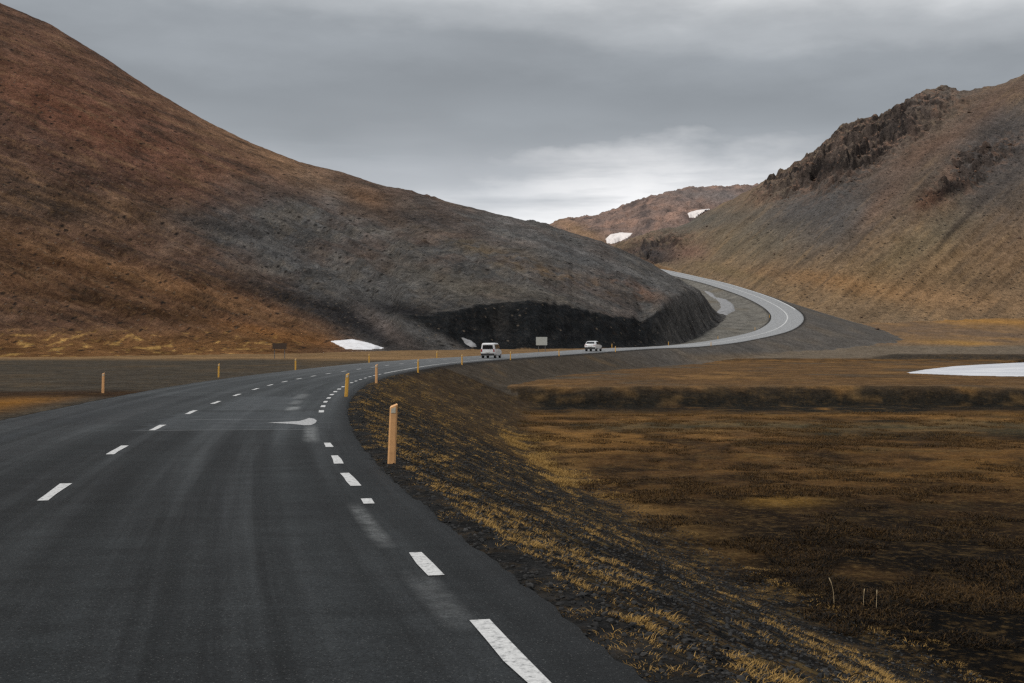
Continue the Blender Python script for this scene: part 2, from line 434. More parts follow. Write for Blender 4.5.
# ------------------------------------------------------------------ soil, scree and vegetation cover
def paint():
    px, Yp, s, d, t, tR = (MK[k] for k in ('px', 'Yp', 's', 'd', 't', 'tR'))
    X, Y, Z, which = GX, GY, GZ, MK['which']
    el = (Z - HC) / np.maximum(Yp, 1.0); row = HY - F * el          # height angle of each place, as surveyed from the lay-by
    C = np.zeros(X.shape + (3,)); veg = np.zeros(X.shape)
    wx = 26 * fbm(X / 38, Y / 60, 4, 91); wy = 13 * fbm(X / 30, Y / 50, 4, 92)
    f1 = fbm(X / 14, Y / 20, 5, 93); f2 = fbm(X / 3.2, Y / 4.5, 4, 94); f3 = fbm(X / 60, Y / 90, 4, 95)
    strk = fbm((row - px * 0.40) / 6, (px + 0.40 * row) / 60, 5, 96)
    strkR = fbm((px * 0.9 + row) / 6.0, (px - 0.9 * row) / 70, 4, 97)
    def mixin(w, col):
        w = np.clip(w, 0, 1)[..., None]; C[...] = C * (1 - w) + np.asarray(col) * w
    def gb(cx, cy, rx, ry, ang=0.0, k=1.0):
        c, s_ = math.cos(math.radians(ang)), math.sin(math.radians(ang))
        dx, dy = px + wx * k - cx, row + wy * k - cy
        return np.exp(-(((dx * c + dy * s_) / rx) ** 2 + ((-dx * s_ + dy * c) / ry) ** 2))
    # ---- valley floor
    right = s > 0
    C[...] = alb(96, 69, 40)
    fs = fbm(X / 9, Y / 2.2, 4, 112); fp = fbm(X / 5, Y / 4, 5, 113)
    mixin(sm(0.0, 0.45, f1 + .4 * fs), alb(130, 94, 50)); mixin(sm(0.08, 0.45, -f1 - .5 * fs), alb(36, 28, 20))
    mixin(sm(0.05, 0.4, f2 + .4 * fp) * 0.7, alb(124, 90, 48)); mixin(sm(0.03, 0.35, -f2 - .5 * fp) * 0.75, alb(28, 22, 16)); mixin(sm(.2, .4, fp) * .4, alb(72, 68, 50))
    veg = 0.55 + 0.3 * f1
    low = sm(45, 20, Yp) * right                       # ground much darker towards the viewer, at the foot of the bank
    mixin(sm(75, 30, Yp) * right * .6, alb(34, 25, 16)); mixin(low * 0.95, alb(9, 8, 7)); mixin(low * sm(0.1, .45, f2 + .5 * f1 + .5 * fs) * .75, alb(66, 48, 27))
    band = np.exp(-((Yp - 31 - 2.5 * f1) / 3.0) ** 2) * right
    mixin(band * 0.7, alb(26, 20, 14))
    mixin(gb(785, 502, 38, 5, 0, .3) * right, alb(122, 92, 44))
    mixin(np.exp(-((Yp - 70 - 5 * f1) / 4.5) ** 2) * right * 0.6 * sm(500, 640, px), alb(74, 72, 56))
    mixin(np.exp(-((Yp - 83 - 3 * f1) / 4) ** 2) * right * 0.5, alb(110, 80, 42))
    # toe of the near embankment: straw
    toe = np.exp(-((s - 11.6 - 1.6 * f1) / 1.6) ** 2) * right * sm(70, 55, Yp) * sm(9, 16, Yp)
    mixin(toe * sm(-.25, .35, f2 + .6 * f1) * 0.9 * sm(22, 38, Yp), alb(128, 98, 56)); veg = np.maximum(veg, toe)
    mixin(gb(530, 458, 60, 5, 28, .2) * right * 0.9, alb(166, 122, 62))
    # dark bank of the terrace
    yt = MK['yt']
    bk = sm(-12, -3, Yp - yt + 9 * f1 + 5 * fp) * sm(5.5, 3.2, Yp - yt + 2 * f2) * right * sm(-.55, -.1, fp + .3 * f1 + .25)
    f10 = fbm(X / 3.0, Y / 1.2, 5, 111)
    mixin(bk * sm(.75, .3, f2 * .8 + .15 * f1 + .1), alb(28, 27, 24)); mixin(bk * sm(.12, .4, f10) * .7, alb(84, 66, 42)); mixin(bk * sm(.1, .4, -f10) * .6, alb(17, 17, 16)); veg = veg * (1 - .6 * bk)
    trk = np.exp(-((Yp - yt - 7) / 2.6) ** 2) * right * sm(455, 480, px)
    mixin(trk * .8, alb(104, 84, 62))
    ter = sm(6, 10, Yp - yt) * right * sm(240, 215, Yp)
    mixin(ter * .7, alb(96, 74, 52)); mixin(ter * sm(.1, .5, f1 + f2 * .5), alb(122, 92, 58)); mixin(ter * sm(.1, .5, -f1), alb(82, 74, 64))
    # rising ground beyond the pond
    up = sm(236, 250, Yp) * right
    mixin(up, alb(104, 94, 82)); mixin(np.exp(-((Yp - 242 + 4 * fbm(X / 20, Y / 20, 2, 31)) / 6.5) ** 2) * right * sm(835, 900, px) * .9, alb(40, 40, 39))
    op = up * sm(300, 335, Yp + 12 * f1)
    mixin(op * .9, alb(118, 94, 70)); mixin(op * sm(-.05, .5, f1 + .4 * f2) * .8, alb(136, 104, 66)); mixin(op * sm(.0, .45, -f1 + .5 * f2) * .9, alb(98, 82, 68))
    mixin(op * gb(985, 321, 90, 3.5, 3, .15), alb(148, 110, 62)); mixin(op * gb(965, 344, 45, 3, 3, .1), alb(150, 114, 64))
    mixin(op * gb(960, 331, 60, 3.5, 3, .2) * .7, alb(104, 88, 76))
    veg = np.where(up > .5, .35, veg)
    # ---- left field
    lf = (s < 0) & (Yp < 260)
    mixin(lf * 1.0, alb(68, 63, 56)); mixin(lf * sm(.0, .5, f1) * .7, alb(92, 76, 56)); mixin(lf * sm(.1, .5, -f1) * .6, alb(60, 57, 52))
    mixin(lf * sm(52, 44, Yp + 5 * f1) * sm(-6, -9, s), alb(128, 88, 40))
    mixin(lf * sm(58, 53, Yp + 3 * f1) * sm(46, 51, Yp + 3 * f1) * .9, alb(52, 36, 24))
    mixin(lf * sm(138, 152, Yp + 8 * f1), alb(120, 96, 68))
    mixin(lf * np.exp(-((Yp - 158) / 9) ** 2) * .6, alb(146, 116, 82))
    veg = np.where(lf, .35, veg)
    # ---- inside the hairpin: grey gravel
    ins = (s < 0) & (Yp >= 255) & (px > 560)
    mixin(ins, alb(110, 107, 101)); mixin(ins * sm(.0, .4, f2) * .6, alb(84, 82, 78)); mixin(ins * sm(.1, .5, f1) * .5, alb(112, 102, 86))
    veg = np.where(ins, .1, veg)
    # ---- road banks
    bankm = (np.abs(Z - MK['fill']) < 0.35) & (d > -1) & (np.abs(s) < 90)
    gap_ = np.abs(Z - MK['fill']) - .35 * (f1 + f2) + .22 * fbm(X / .7, Y / .7, 3, 114)
    nb = sm(.62, -.12, gap_) * (d > -1) * (np.abs(s) < 90) * (Yp < 95) * right
    mixin(nb, alb(29, 29, 29))
    f8 = fbm(X / .45, Y / .45, 4, 109); f9 = fbm(X / 1.6, Y / 1.6, 4, 110)
    mixin(nb * sm(.12, .5, f8 + .5 * f9) * .75, alb(96, 80, 50)); mixin(nb * sm(.0, .4, -f8) * .8, alb(22, 22, 23))
    mixin(nb * sm(40, 60, Yp) * .35, alb(84, 66, 44))
    rid = fbm((s - 0.08 * MK['arc']) / 0.9, MK['arc'] / 9, 3, 99)
    mixin(nb * sm(.2, .5, rid) * .3, alb(28, 27, 26)); mixin(nb * sm(.2, .5, -rid) * .35 * sm(20, 40, Yp), alb(128, 100, 60))
    veg = veg + (.5 + .5 * f9 - veg) * nb
    fb = bankm & (Yp >= 95) & right
    C[fb] = alb(88, 84, 80); mixin(fb * sm(0, .5, f1) * .5, alb(100, 90, 78)); mixin(fb * sm(0, .5, -f1) * .5, alb(74, 72, 70))
    mixin(fb * sm(230, 150, Yp) * .8, alb(66, 58, 48)); mixin(fb * sm(230, 150, Yp) * sm(.1, .6, f2 + f1) * .35, alb(108, 86, 56))
    foot = (Z - MK['plain'])
    mixin(fb * sm(200, 240, Yp) * sm(2.2, .6, foot) * .5, alb(116, 96, 70))
    veg = np.where(fb, .12, veg)
    mixin(gb(905, 322, 75, 1.6, 30, .1) * fb * .8, alb(126, 104, 76))
    mixin(gb(868, 312, 60, 2, 24, .1) * fb * .5, alb(118, 98, 74))
    # shoulder gravel
    shd = sm(0.7, 0.0, d) * (d > -3)
    mixin(shd * .85, alb(40, 40, 40)); veg = veg * (1 - .6 * shd)
    # ---- left hill
    L = (which == 1)
    wl = L.astype(float)
    C[L] = alb(92, 70, 58)
    def mL(w, c): mixin(wl * w, alb(*c))
    mL(sm(-.1, .5, f1) * .5, (102, 82, 68)); mL(sm(.0, .5, -f1) * .5, (68, 58, 53))
    mL(gb(290, 165, 150, 14, 27, .4) * .9, (124, 98, 76))
    mL(gb(60, 150, 120, 55, 20) * .6, (74, 58, 52)); mL(gb(150, 190, 120, 12, 24) * .6, (60, 52, 48))
    mL(gb(110, 120, 170, 60, 28) * .45, (106, 70, 56)); mL(gb(70, 115, 90, 16, 28) * .6, (112, 74, 58)); mL(gb(20, 85, 50, 22, 20) * .5, (100, 70, 56))
    mL(gb(60, 205, 90, 22, 12) * .7, (60, 53, 47)); mL(gb(150, 215, 120, 14, 15) * .5, (98, 76, 58))
    mL(gb(80, 285, 260, 42, 10) * .75, (92, 66, 46)); mL(gb(140, 275, 200, 7, 16, .3) * .6, (124, 92, 64)); mL(gb(60, 285, 200, 5, 18, .3) * .5, (58, 44, 34)); mL(gb(200, 300, 180, 4, 16, .3) * .5, (116, 86, 58)); mL(gb(230, 285, 150, 4, 18, .3) * .6, (56, 46, 40))
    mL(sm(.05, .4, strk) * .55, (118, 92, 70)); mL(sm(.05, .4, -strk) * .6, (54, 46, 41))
    mL(gb(120, 312, 220, 7, 8) * .6, (62, 44, 30)); mL(gb(60, 260, 120, 7, 18) * .6, (66, 46, 33))
    mL(sm(322, 346, row + 5 * f1) * sm(370, 250, px) * .75, (116, 82, 48))
    mL(sm(324, 342, row) * sm(.15, .4, fbm(X / 2.5, Y / 5, 3, 101) + .3 * f1) * sm(330, 240, px) * .9, (168, 132, 78))
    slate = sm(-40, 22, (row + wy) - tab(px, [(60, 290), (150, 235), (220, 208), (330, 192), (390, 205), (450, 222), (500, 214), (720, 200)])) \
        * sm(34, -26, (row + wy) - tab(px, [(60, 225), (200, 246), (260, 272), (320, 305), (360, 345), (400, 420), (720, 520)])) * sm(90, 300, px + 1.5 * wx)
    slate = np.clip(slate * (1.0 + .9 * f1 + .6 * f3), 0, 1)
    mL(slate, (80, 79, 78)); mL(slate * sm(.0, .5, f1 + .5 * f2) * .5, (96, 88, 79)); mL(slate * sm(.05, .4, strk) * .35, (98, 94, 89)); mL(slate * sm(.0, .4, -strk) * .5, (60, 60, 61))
    mL(gb(560, 250, 150, 22, 20, .5) * .5, (98, 96, 94))
    mL(gb(372, 200, 42, 11, 20, .4) * .9, (108, 82, 62))
    mL(gb(415, 216, 40, 11, 15, .5) * .8, (54, 54, 55)); mL(gb(220, 226, 60, 9, 12, .5) * .7, (58, 56, 56))
    brk = sm(-.35, .35, f1 + .8 * f2)
    mL(gb(490, 254, 60, 6, 20, .6) * .5 * brk, (104, 88, 64)); mL(gb(560, 275, 66, 7, 20, .6) * .6 * brk, (108, 86, 60))
    mL(gb(632, 289, 36, 8, 18, .5) * .75 * brk, (112, 80, 60)); mL(gb(560, 250, 90, 10, 20) * .4, (84, 86, 88))
    mL(gb(470, 285, 80, 12, 12) * .4, (98, 88, 72)); mL(gb(600, 268, 80, 4, 22, .3) * .4, (66, 66, 67))
    # dark gully and scree beside the cutting
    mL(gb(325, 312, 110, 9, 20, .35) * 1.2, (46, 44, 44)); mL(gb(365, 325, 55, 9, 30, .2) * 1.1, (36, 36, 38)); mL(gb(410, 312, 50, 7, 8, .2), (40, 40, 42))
    mL(gb(392, 330, 45, 8, 33, .25) * .85, (92, 84, 80)); mL(gb(285, 335, 70, 6, 10, .2) * .6, (134, 92, 54))
    # mottling
    f6 = fbm(X / 2.6, Y / 3.2, 4, 107); f7 = fbm(X / 9, Y / 10, 3, 108)
    C[which > 0] *= np.clip(1 + .34 * f6 + .5 * f7, .35, 1.8)[which > 0][:, None]
    # black cutting
    lipmask = (MK['lip'] > MK['eb'] + 1e-4)
    face = lipmask * sm(0.0012, -0.0012, el - MK['lip'] + 0.0022 * f2 + .001 * f6) * sm(.00, .004, MK['lip'] - MK['eb'])
    face = face * sm(-6, 8, px - 405 - (row - 316) * 1.9 + 8 * f2)
    mL(face, (31, 33, 35)); mL(face * sm(.0, .5, fbm(px / 16 + row / 12, row / 7, 4, 103)) * .5, (52, 52, 52)); mL(face * sm(.05, .5, fbm(px / 30, row / 6, 4, 104)) * .6, (22, 23, 25))
    mL(gb(500, 322, 9, 15, -20, .15) * face * .5, (66, 64, 62))
    nose = sm(648, 676, px + 9 * f2) * sm(294, 308, row + 4 * f2)
    mL(nose, (70, 69, 68)); mL(nose * sm(0, .4, f2) * .6, (94, 91, 88)); mL(nose * sm(.1, .4, -f2) * .7, (27, 27, 29))
    veg = np.where(L, np.clip(.42 * (1 - slate) * (1 - face) + .1, 0, 1), veg)
    # ---- right hill
    Rm = (which == 2); wr = Rm.astype(float); rock = MK['rock']; rg = MK['rg']
    C[Rm] = alb(136, 115, 92)
    up_ = sm(285, 200, row + .8 * wy)
    mixin(wr * up_ * .55, alb(118, 104, 92))
    def mR(w, c): mixin(wr * w, alb(*c))
    mR(sm(0, .5, f1) * .6, (156, 127, 95)); mR(sm(0, .5, -f1) * .6, (116, 100, 80))
    mR(gb(760, 235, 70, 22, -18) * .7, (122, 113, 92)); mR(gb(920, 270, 110, 30, -10) * .6, (148, 120, 88))
    mR(gb(850, 285, 90, 9, 8, .4) * .6, (166, 124, 82)); mR(gb(960, 300, 90, 14, 5, .4) * .6, (160, 126, 92))
    mR(gb(1010, 250, 40, 40, 0) * .5, (128, 102, 80)); mR(gb(930, 235, 60, 16, -35) * .5, (126, 114, 84))
    mR(gb(840, 215, 45, 24, -25, .7) * .95, (104, 103, 103)); mR(gb(800, 205, 50, 14, -25, .7) * .7, (108, 106, 105))
    mR(gb(1000, 140, 40, 40, -40, .7) * .85, (100, 98, 98)); mR(gb(970, 205, 70, 14, -38, .6) * .55, (106, 101, 94))
    mR(gb(920, 100, 60, 9, -12, .4) * .8, (96, 94, 94))
    mR(gb(930, 150, 55, 11, -30, .5) * .95, (156, 116, 90)); mR(gb(888, 195, 34, 12, -48, .5) * .85, (154, 114, 88))
    mR(gb(985, 110, 30, 12, -35, .5) * .7, (138, 100, 76)); mR(gb(1015, 90, 30, 10, -20, .4) * .5, (118, 92, 76))
    mR(sm(.05, .5, -strkR + .4 * f1) * .45, (92, 82, 70)); mR(gb(960, 222, 70, 3, -44, .2) * .75, (70, 62, 56)); mR(gb(858, 240, 36, 3, -40, .2) * .6, (72, 64, 58)); mR(gb(800, 262, 40, 3, -30, .2) * .5, (78, 70, 62))
    mR(gb(870, 200, 70, 20, -35, .7) * .6, (92, 90, 88)); mR(gb(990, 150, 60, 26, -42, .7) * .6, (88, 85, 84))
    mR(sm(.1, .5, strkR) * .35, (168, 138, 102))
    mR(gb(880, 165, 150, 45, -25, .6) * .6, (92, 84, 79)); mR(gb(820, 200, 60, 20, -30, .9) * .8, (86, 85, 85)); mR(gb(1005, 160, 50, 45, -45, .9) * .8, (84, 82, 83)); mR(gb(700, 225, 50, 9, -12, .5) * .6, (98, 97, 92)); mR(gb(1010, 170, 60, 60, -40, .6) * .5, (86, 80, 76))
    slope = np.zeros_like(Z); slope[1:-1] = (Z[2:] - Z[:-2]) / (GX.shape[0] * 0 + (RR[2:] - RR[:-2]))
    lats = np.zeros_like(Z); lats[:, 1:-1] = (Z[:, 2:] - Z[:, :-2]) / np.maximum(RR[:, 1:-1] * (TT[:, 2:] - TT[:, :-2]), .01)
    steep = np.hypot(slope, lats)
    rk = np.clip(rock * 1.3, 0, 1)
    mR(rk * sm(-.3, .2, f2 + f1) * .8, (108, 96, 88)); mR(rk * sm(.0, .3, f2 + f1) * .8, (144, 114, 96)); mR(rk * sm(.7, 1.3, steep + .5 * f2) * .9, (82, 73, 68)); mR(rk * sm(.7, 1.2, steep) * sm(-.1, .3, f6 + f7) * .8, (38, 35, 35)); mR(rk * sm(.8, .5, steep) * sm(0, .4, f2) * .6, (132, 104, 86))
    mR(gb(945, 192, 30, 7, -28, .15) * .9, (40, 36, 35)); mR(gb(925, 202, 14, 9, -35, .1) * .5, (128, 92, 72))
    mR(gb(828, 166, 22, 7, -8, .2) * .85, (48, 45, 44)); mR(gb(895, 128, 26, 9, -20, .3) * .6, (56, 53, 52))
    mR(gb(665, 222, 60, 8, -8, .3) * .75, (96, 98, 94)); mR(gb(655, 253, 32, 9, 4, .2) * .9, (66, 64, 66)); mR(gb(690, 252, 18, 9, 0, .3) * .6, (130, 100, 88))
    mR(gb(730, 272, 40, 5, 15, .2) * .6, (122, 106, 80))
    veg = np.where(Rm, .3 * (1 - rk), veg)
    # ---- far mountain
    Fm = (which == 3); wf = Fm.astype(float)
    C[Fm] = alb(124, 106, 98)
    def mF(w, c): mixin(wf * w, alb(*c))
    f4 = fbm(X / 18, Y / 40, 4, 105)
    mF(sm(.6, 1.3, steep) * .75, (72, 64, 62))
    mF(sm(0, .4, f4) * .8, (150, 122, 108)); mF(sm(0.05, .4, -f4) * .85, (84, 76, 74)); mF(gb(720, 196, 60, 7, 5, .2) * .8, (112, 106, 104))
    mF(gb(580, 232, 40, 7, 25, .2) * .7, (140, 112, 84))
    veg = np.where(Fm, .05, veg)
    C *= np.array([1.0, 1.42, 1.0, 1.15])[which][..., None]
    return np.clip(C, .002, .9), np.clip(veg, 0, 1)
ALB, VEG = paint()

# one sheet, cut where the ground becomes a hill
idx = np.arange(nr * nc).reshape(nr, nc)
Q = np.stack([idx[:-1, :-1], idx[:-1, 1:], idx[1:, 1:], idx[1:, :-1]], -1).reshape(-1, 4)
seam = np.stack([idx[:-1, -1], idx[:-1, 0], idx[1:, 0], idx[1:, -1]], -1)
Q = np.vstack([Q, seam])
P3 = np.stack([GX, GY, GZ], -1).reshape(-1, 3)
wq = MK['which'].reshape(-1)[Q[:, 0]]
centre = None
for code, name in ((0, 'ground'), (1, 'hill'), (2, 'hill'), (3, 'mountain')):
    q = Q[wq == code][:, ::-1]
    used, inv = np.unique(q, return_inverse=True)
    o = big_mesh(name, P3[used], inv.reshape(-1, 4), M_GROUND if code == 0 else M_HILL, True)
    set_attr(o, 'albedo', ALB.reshape(-1, 3)[used]); set_attr(o, 'veg', VEG.reshape(-1)[used])
    tag(o, kind='structure')
    tag(o, {0: 'rough brown moorland and dark gravel banks round the road', 1: 'smooth dark slope with a black cutting left of the road',
            2: 'craggy brown hill rising right of the bend', 3: 'stony far ridge with two small snow patches in the gap'}[code], {0: 'ground', 1: 'hill', 2: 'hill', 3: 'mountain'}[code])

# ------------------------------------------------------------------ road
def asphalt_material():
    m, nt, b = new_mat('asphalt')
    uv = nt.nodes.new('ShaderNodeUVMap'); uv.uv_map = 'road'
    sep = nt.nodes.new('ShaderNodeSeparateXYZ'); nt.links.new(uv.outputs[0], sep.inputs[0])
    lat, arc = sep.outputs[0], sep.outputs[1]
    tc = nt.nodes.new('ShaderNodeTexCoord').outputs['Object']
    def stretched(sx, sy, sc, det=4):
        mp = nt.nodes.new('ShaderNodeMapping'); mp.inputs['Scale'].default_value = (sx, sy, 1)
        nt.links.new(uv.outputs[0], mp.inputs[0]); return noise_node(nt, mp.outputs[0], sc, det)
    c = mixc(nt, mapr(nt, noise_node(nt, tc, 0.35, 4), .35, .65, 0, 1), alb(24, 26, 27), alb(33, 36, 37))
    stk = stretched(1.6, 0.035, 1.0, 5)
    c = mixc(nt, mapr(nt, stk, .48, .72, 0, .55), c, alb(66, 70, 72))
    c = mixc(nt, mapr(nt, stretched(2.2, 0.05, 1.3, 5), .5, .7, 0, .5), c, alb(36, 38, 40))
    # polished wheel tracks and darker oil line between them
    for cen, wd, col, k in ((1.0, .42, alb(60, 64, 66), .45), (2.65, .40, alb(60, 64, 66), .45), (-1.0, .42, alb(60, 64, 66), .4), (-2.6, .4, alb(72, 76, 80), .4),
                            (1.85, .3, alb(36, 38, 40), .4), (-1.8, .3, alb(36, 38, 40), .45), (-3.55, .22, alb(112, 115, 117), .5)):
        dd = math_node(nt, 'ABSOLUTE', math_node(nt, 'SUBTRACT', math_node(nt, 'ADD', lat, math_node(nt, 'MULTIPLY', math_node(nt, 'SUBTRACT', stk, .5), .8)), cen), 0)
        f = math_node(nt, 'MULTIPLY', mapr(nt, dd, 0, wd, k, 0), mapr(nt, stretched(1, .09, .6, 4), .38, .62, 0.1, 1))
        c = mixc(nt, f, c, tuple(col))
    c = mixc(nt, math_node(nt, 'MULTIPLY', mapr(nt, arc, ARC_Y(21), ARC_Y(34), 0, .55), mapr(nt, stk, .3, .7, .6, 1)), c, tuple(alb(70, 74, 76)))  # lighter worn asphalt farther on; sky reflected at low angles is put into the colour
    # long patches of a later surfacing, with pale joints across the lane
    a0 = ARC_Y(24.6)
    for lo, hi, l0, l1, col, k in ((a0, a0 + 6.5, -.4, 3.1, alb(70, 74, 77), .5), (a0 + 7.5, a0 + 16, .2, 2.2, alb(78, 82, 85), .45), (a0 + 2, a0 + 17, -3.9, -.9, alb(34, 36, 38), .45)):
        jig = mapr(nt, noise_node(nt, tc, 2.5, 3), .3, .7, -.35, .35)
        la = math_node(nt, 'ADD', lat, jig); aa = math_node(nt, 'ADD', arc, jig)
        f = math_node(nt, 'MULTIPLY', math_node(nt, 'MULTIPLY', mapr(nt, la, l0, l0 + .25, 0, 1), mapr(nt, la, l1, l1 + .25, 1, 0)),
                      math_node(nt, 'MULTIPLY', mapr(nt, aa, lo, lo + .3, 0, k), mapr(nt, aa, hi, hi + .5, 1, 0)))
        c = mixc(nt, f, c, tuple(col))
    for at, l0, l1 in ((a0, -.5, 3.0), (a0 + 3.6, 0.3, 3.2), (a0 + 20, -3.8, 0)):
        dd = math_node(nt, 'ABSOLUTE', math_node(nt, 'SUBTRACT', arc, at), 0)
        f = math_node(nt, 'MULTIPLY', mapr(nt, dd, .03, .14, .4, 0), math_node(nt, 'MULTIPLY', mapr(nt, lat, l0, l0 + .2, 0, 1), mapr(nt, lat, l1, l1 + .2, 1, 0)))
        c = mixc(nt, f, c, tuple(alb(110, 112, 113)))
    # scrubbed-off markings by the right edge
    for at, l0, hw, hl, k in ((arc_for_y(11.9, 3.36), 3.40, .09, 1.5, .34), (arc_for_y(8.4, 3.42), 3.46, .12, 1.0, .2), (arc_for_y(24.0, 3.3), 3.2, .14, 2.4, .5), (ARC_Y(33), 2.5, .18, 1.1, .8), (ARC_Y(36.6), 2.4, .16, 1.4, .45), (ARC_Y(41), 2.3, .2, 2.2, .4)):
        dl = mapr(nt, math_node(nt, 'ABSOLUTE', math_node(nt, 'SUBTRACT', lat, l0), 0), hw * .4, hw * 1.3, 1, 0)
        da = mapr(nt, math_node(nt, 'ABSOLUTE', math_node(nt, 'SUBTRACT', arc, at), 0), hl * .6, hl * 1.1, 1, 0)
        f = math_node(nt, 'MULTIPLY', math_node(nt, 'MULTIPLY', dl, da), mapr(nt, noise_node(nt, tc, 5, 5), .3, .62, k * .2, k))
        c = mixc(nt, f, c, tuple(alb(140, 142, 142)))
    c = mixc(nt, mapr(nt, math_node(nt, 'ADD', lat, math_node(nt, 'MULTIPLY', math_node(nt, 'SUBTRACT', stk, .5), .8)), 3.6, 3.9, 0, .75), c, tuple(alb(22, 24, 25)))
    # paler surfacing on the climb, with grazing sky sheen painted into its tone
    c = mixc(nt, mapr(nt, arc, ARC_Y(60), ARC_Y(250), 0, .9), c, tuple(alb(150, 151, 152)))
    mp2 = nt.nodes.new('ShaderNodeMapping'); mp2.inputs['Scale'].default_value = (.8, 1.6, 1); nt.links.new(uv.outputs[0], mp2.inputs[0])
    c = mixc(nt, 1.0, c, grey(nt, mapr(nt, noise_node(nt, mp2.outputs[0], 1.5, 6, .65), .35, .65, .78, 1.22)), 'MULTIPLY')
    # grit: pale and dark aggregate
    g1 = noise_node(nt, tc, 55, 3, .7); g2 = noise_node(nt, tc, 18, 4, .7)
    c = mixc(nt, 1.0, c, grey(nt, mapr(nt, g1, .3, .7, .4, 1.6)), 'MULTIPLY')
    c = mixc(nt, 1.0, c, grey(nt, mapr(nt, g2, .3, .7, .8, 1.2)), 'MULTIPLY')
    vo = nt.nodes.new('ShaderNodeTexVoronoi'); vo.inputs['Scale'].default_value = 34; nt.links.new(tc, vo.inputs['Vector'])
    c = mixc(nt, mapr(nt, vo.outputs['Distance'], .05, .20, .55, 0), c, tuple(alb(118, 118, 116)))
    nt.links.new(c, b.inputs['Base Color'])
    nt.links.new(mapr(nt, stk, .35, .7, .66, .5), b.inputs['Roughness'])
    b.inputs['Specular IOR Level'].default_value = 0.08
    bp = nt.nodes.new('ShaderNodeBump'); bp.inputs['Strength'].default_value = .55; bp.inputs['Distance'].default_value = .012
    nt.links.new(math_node(nt, 'ADD', g1, g2), bp.inputs['Height']); nt.links.new(bp.outputs[0], b.inputs['Normal'])
    return m
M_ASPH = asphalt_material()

def paint_material(name, c, wear):
    m, nt, b = new_mat(name)
    tc = nt.nodes.new('ShaderNodeTexCoord').outputs['Object']
    f = mapr(nt, noise_node(nt, tc, 16, 7, .75), .50 - wear, .66, 0, .85)
    cc = mixc(nt, f, tuple(c), tuple(alb(92, 94, 95)))
    cc = mixc(nt, 1.0, cc, grey(nt, mapr(nt, noise_node(nt, tc, 60, 3), .3, .7, .8, 1.15)), 'MULTIPLY')
    nt.links.new(cc, b.inputs['Base Color']); b.inputs['Roughness'].default_value = .7
    return m
M_PAINT = paint_material('road_paint', (.62, .62, .61), .0)
M_WORN = paint_material('worn_road_paint', (.52, .52, .52), .10)

a_start, a_end = 2.0, RARC[-1] - 2
arcs = [a_start]
while arcs[-1] < a_end: arcs.append(arcs[-1] + (0.16 if arcs[-1] < ARC_Y(45) else 1.0))
arcs = np.array(arcs)
latf = np.array([-1.02, -1, -.93, -.8, -.6, -.4, -.2, 0, .2, .4, .6, .8, .93, 1, 1.02])
HW = half_width(arcs)
jl = 0.05 * fbm(arcs / 1.1, arcs * 0, 4, 201) + .08 * fbm(arcs / .4, arcs * 0, 2, 203); jr = 0.05 * fbm(arcs / 1.1, arcs * 0 + 5, 4, 202) + .09 * fbm(arcs / .4, arcs * 0, 2, 204)
V = []; UV = []
for k, f in enumerate(latf):
    lat = f * HW + (np.clip(-f - .8, 0, .2) / .2 * jl if f < 0 else np.clip(f - .8, 0, .2) / .2 * jr)
    p = road_pt(arcs, lat)
    if abs(f) > 1.01: p[:, 2] -= 0.12
    V.append(p); UV.append(np.stack([lat, arcs], -1))
V = np.stack(V, 1); UV = np.stack(UV, 1); na, nl = V.shape[:2]
ri = np.arange(na * nl).reshape(na, nl)
RQ = np.stack([ri[:-1, :-1], ri[:-1, 1:], ri[1:, 1:], ri[1:, :-1]], -1).reshape(-1, 4)
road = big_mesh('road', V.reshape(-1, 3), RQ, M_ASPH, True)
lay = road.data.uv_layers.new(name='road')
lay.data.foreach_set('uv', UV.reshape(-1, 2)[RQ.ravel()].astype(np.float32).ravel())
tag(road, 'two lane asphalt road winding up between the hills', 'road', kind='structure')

def strips(name, spans, mat, width=.13, dz=.006, wob=.01):
    vs, fs = [], []
    for a0, a1, lt in spans:
        n = max(2, int((a1 - a0) / .5) + 1)
        aa = np.linspace(a0, a1, n); ll = (lt(aa) if callable(lt) else np.full(n, lt))
        jt = wob * rng.standard_normal((2, n))
        A = road_pt(aa, ll - width / 2 + jt[0], dz); Bq = road_pt(aa, ll + width / 2 + jt[1], dz)
        o = len(vs)
        for i in range(n): vs += [A[i], Bq[i]]
        for i in range(n - 1): fs.append((o + 2 * i, o + 2 * i + 1, o + 2 * i + 3, o + 2 * i + 2))
    o = link_mesh(name, vs, fs, mat, road); return o
centre_Y = [14.3, 20, 25.4, 31.2, 36.5, 42, 47.6, 52.4, 57.3, 62.3, 67.7]
sp = [(ARC_Y(y) - .85, ARC_Y(y) + .85, 0.0) for y in centre_Y]
a = ARC_Y(67.7) + 5.6
while a < ARC_Y(228): sp.append((a - .85, a + .85, 0.0)); a += 5.7
a = ARC_Y(14.3) - 5.7
while a > 25: sp.append((a - .85, a + .85, 0.0)); a -= 5.7
strips('centre_line', sp, M_PAINT, .125)
strips('centre_line', [(ARC_Y(232), a_end - 2, 0.0)], M_PAINT, .30)
ed = [(arc_for_y(y0, 3.5), arc_for_y(y1, 3.5), edge_lat) for y0, y1 in ((6.2, 7.66), (9.15, 10.15), (13.3, 13.75), (15.0, 16.5), (17.8, 19.1), (20.7, 21.6), (3.0, 4.3), (0.2, 1.4))]
a = arc_for_y(31.3, 3.3)
while a < ARC_Y(72): ed.append((a, a + 1.05, edge_lat)); a += 2.72
ed.append((a, ARC_Y(126), edge_lat))
strips('edge_line', ed, M_PAINT, .13)
strips('edge_line', [(ARC_Y(330) + 40, a_end - 2, 4.1)], M_PAINT, .42)
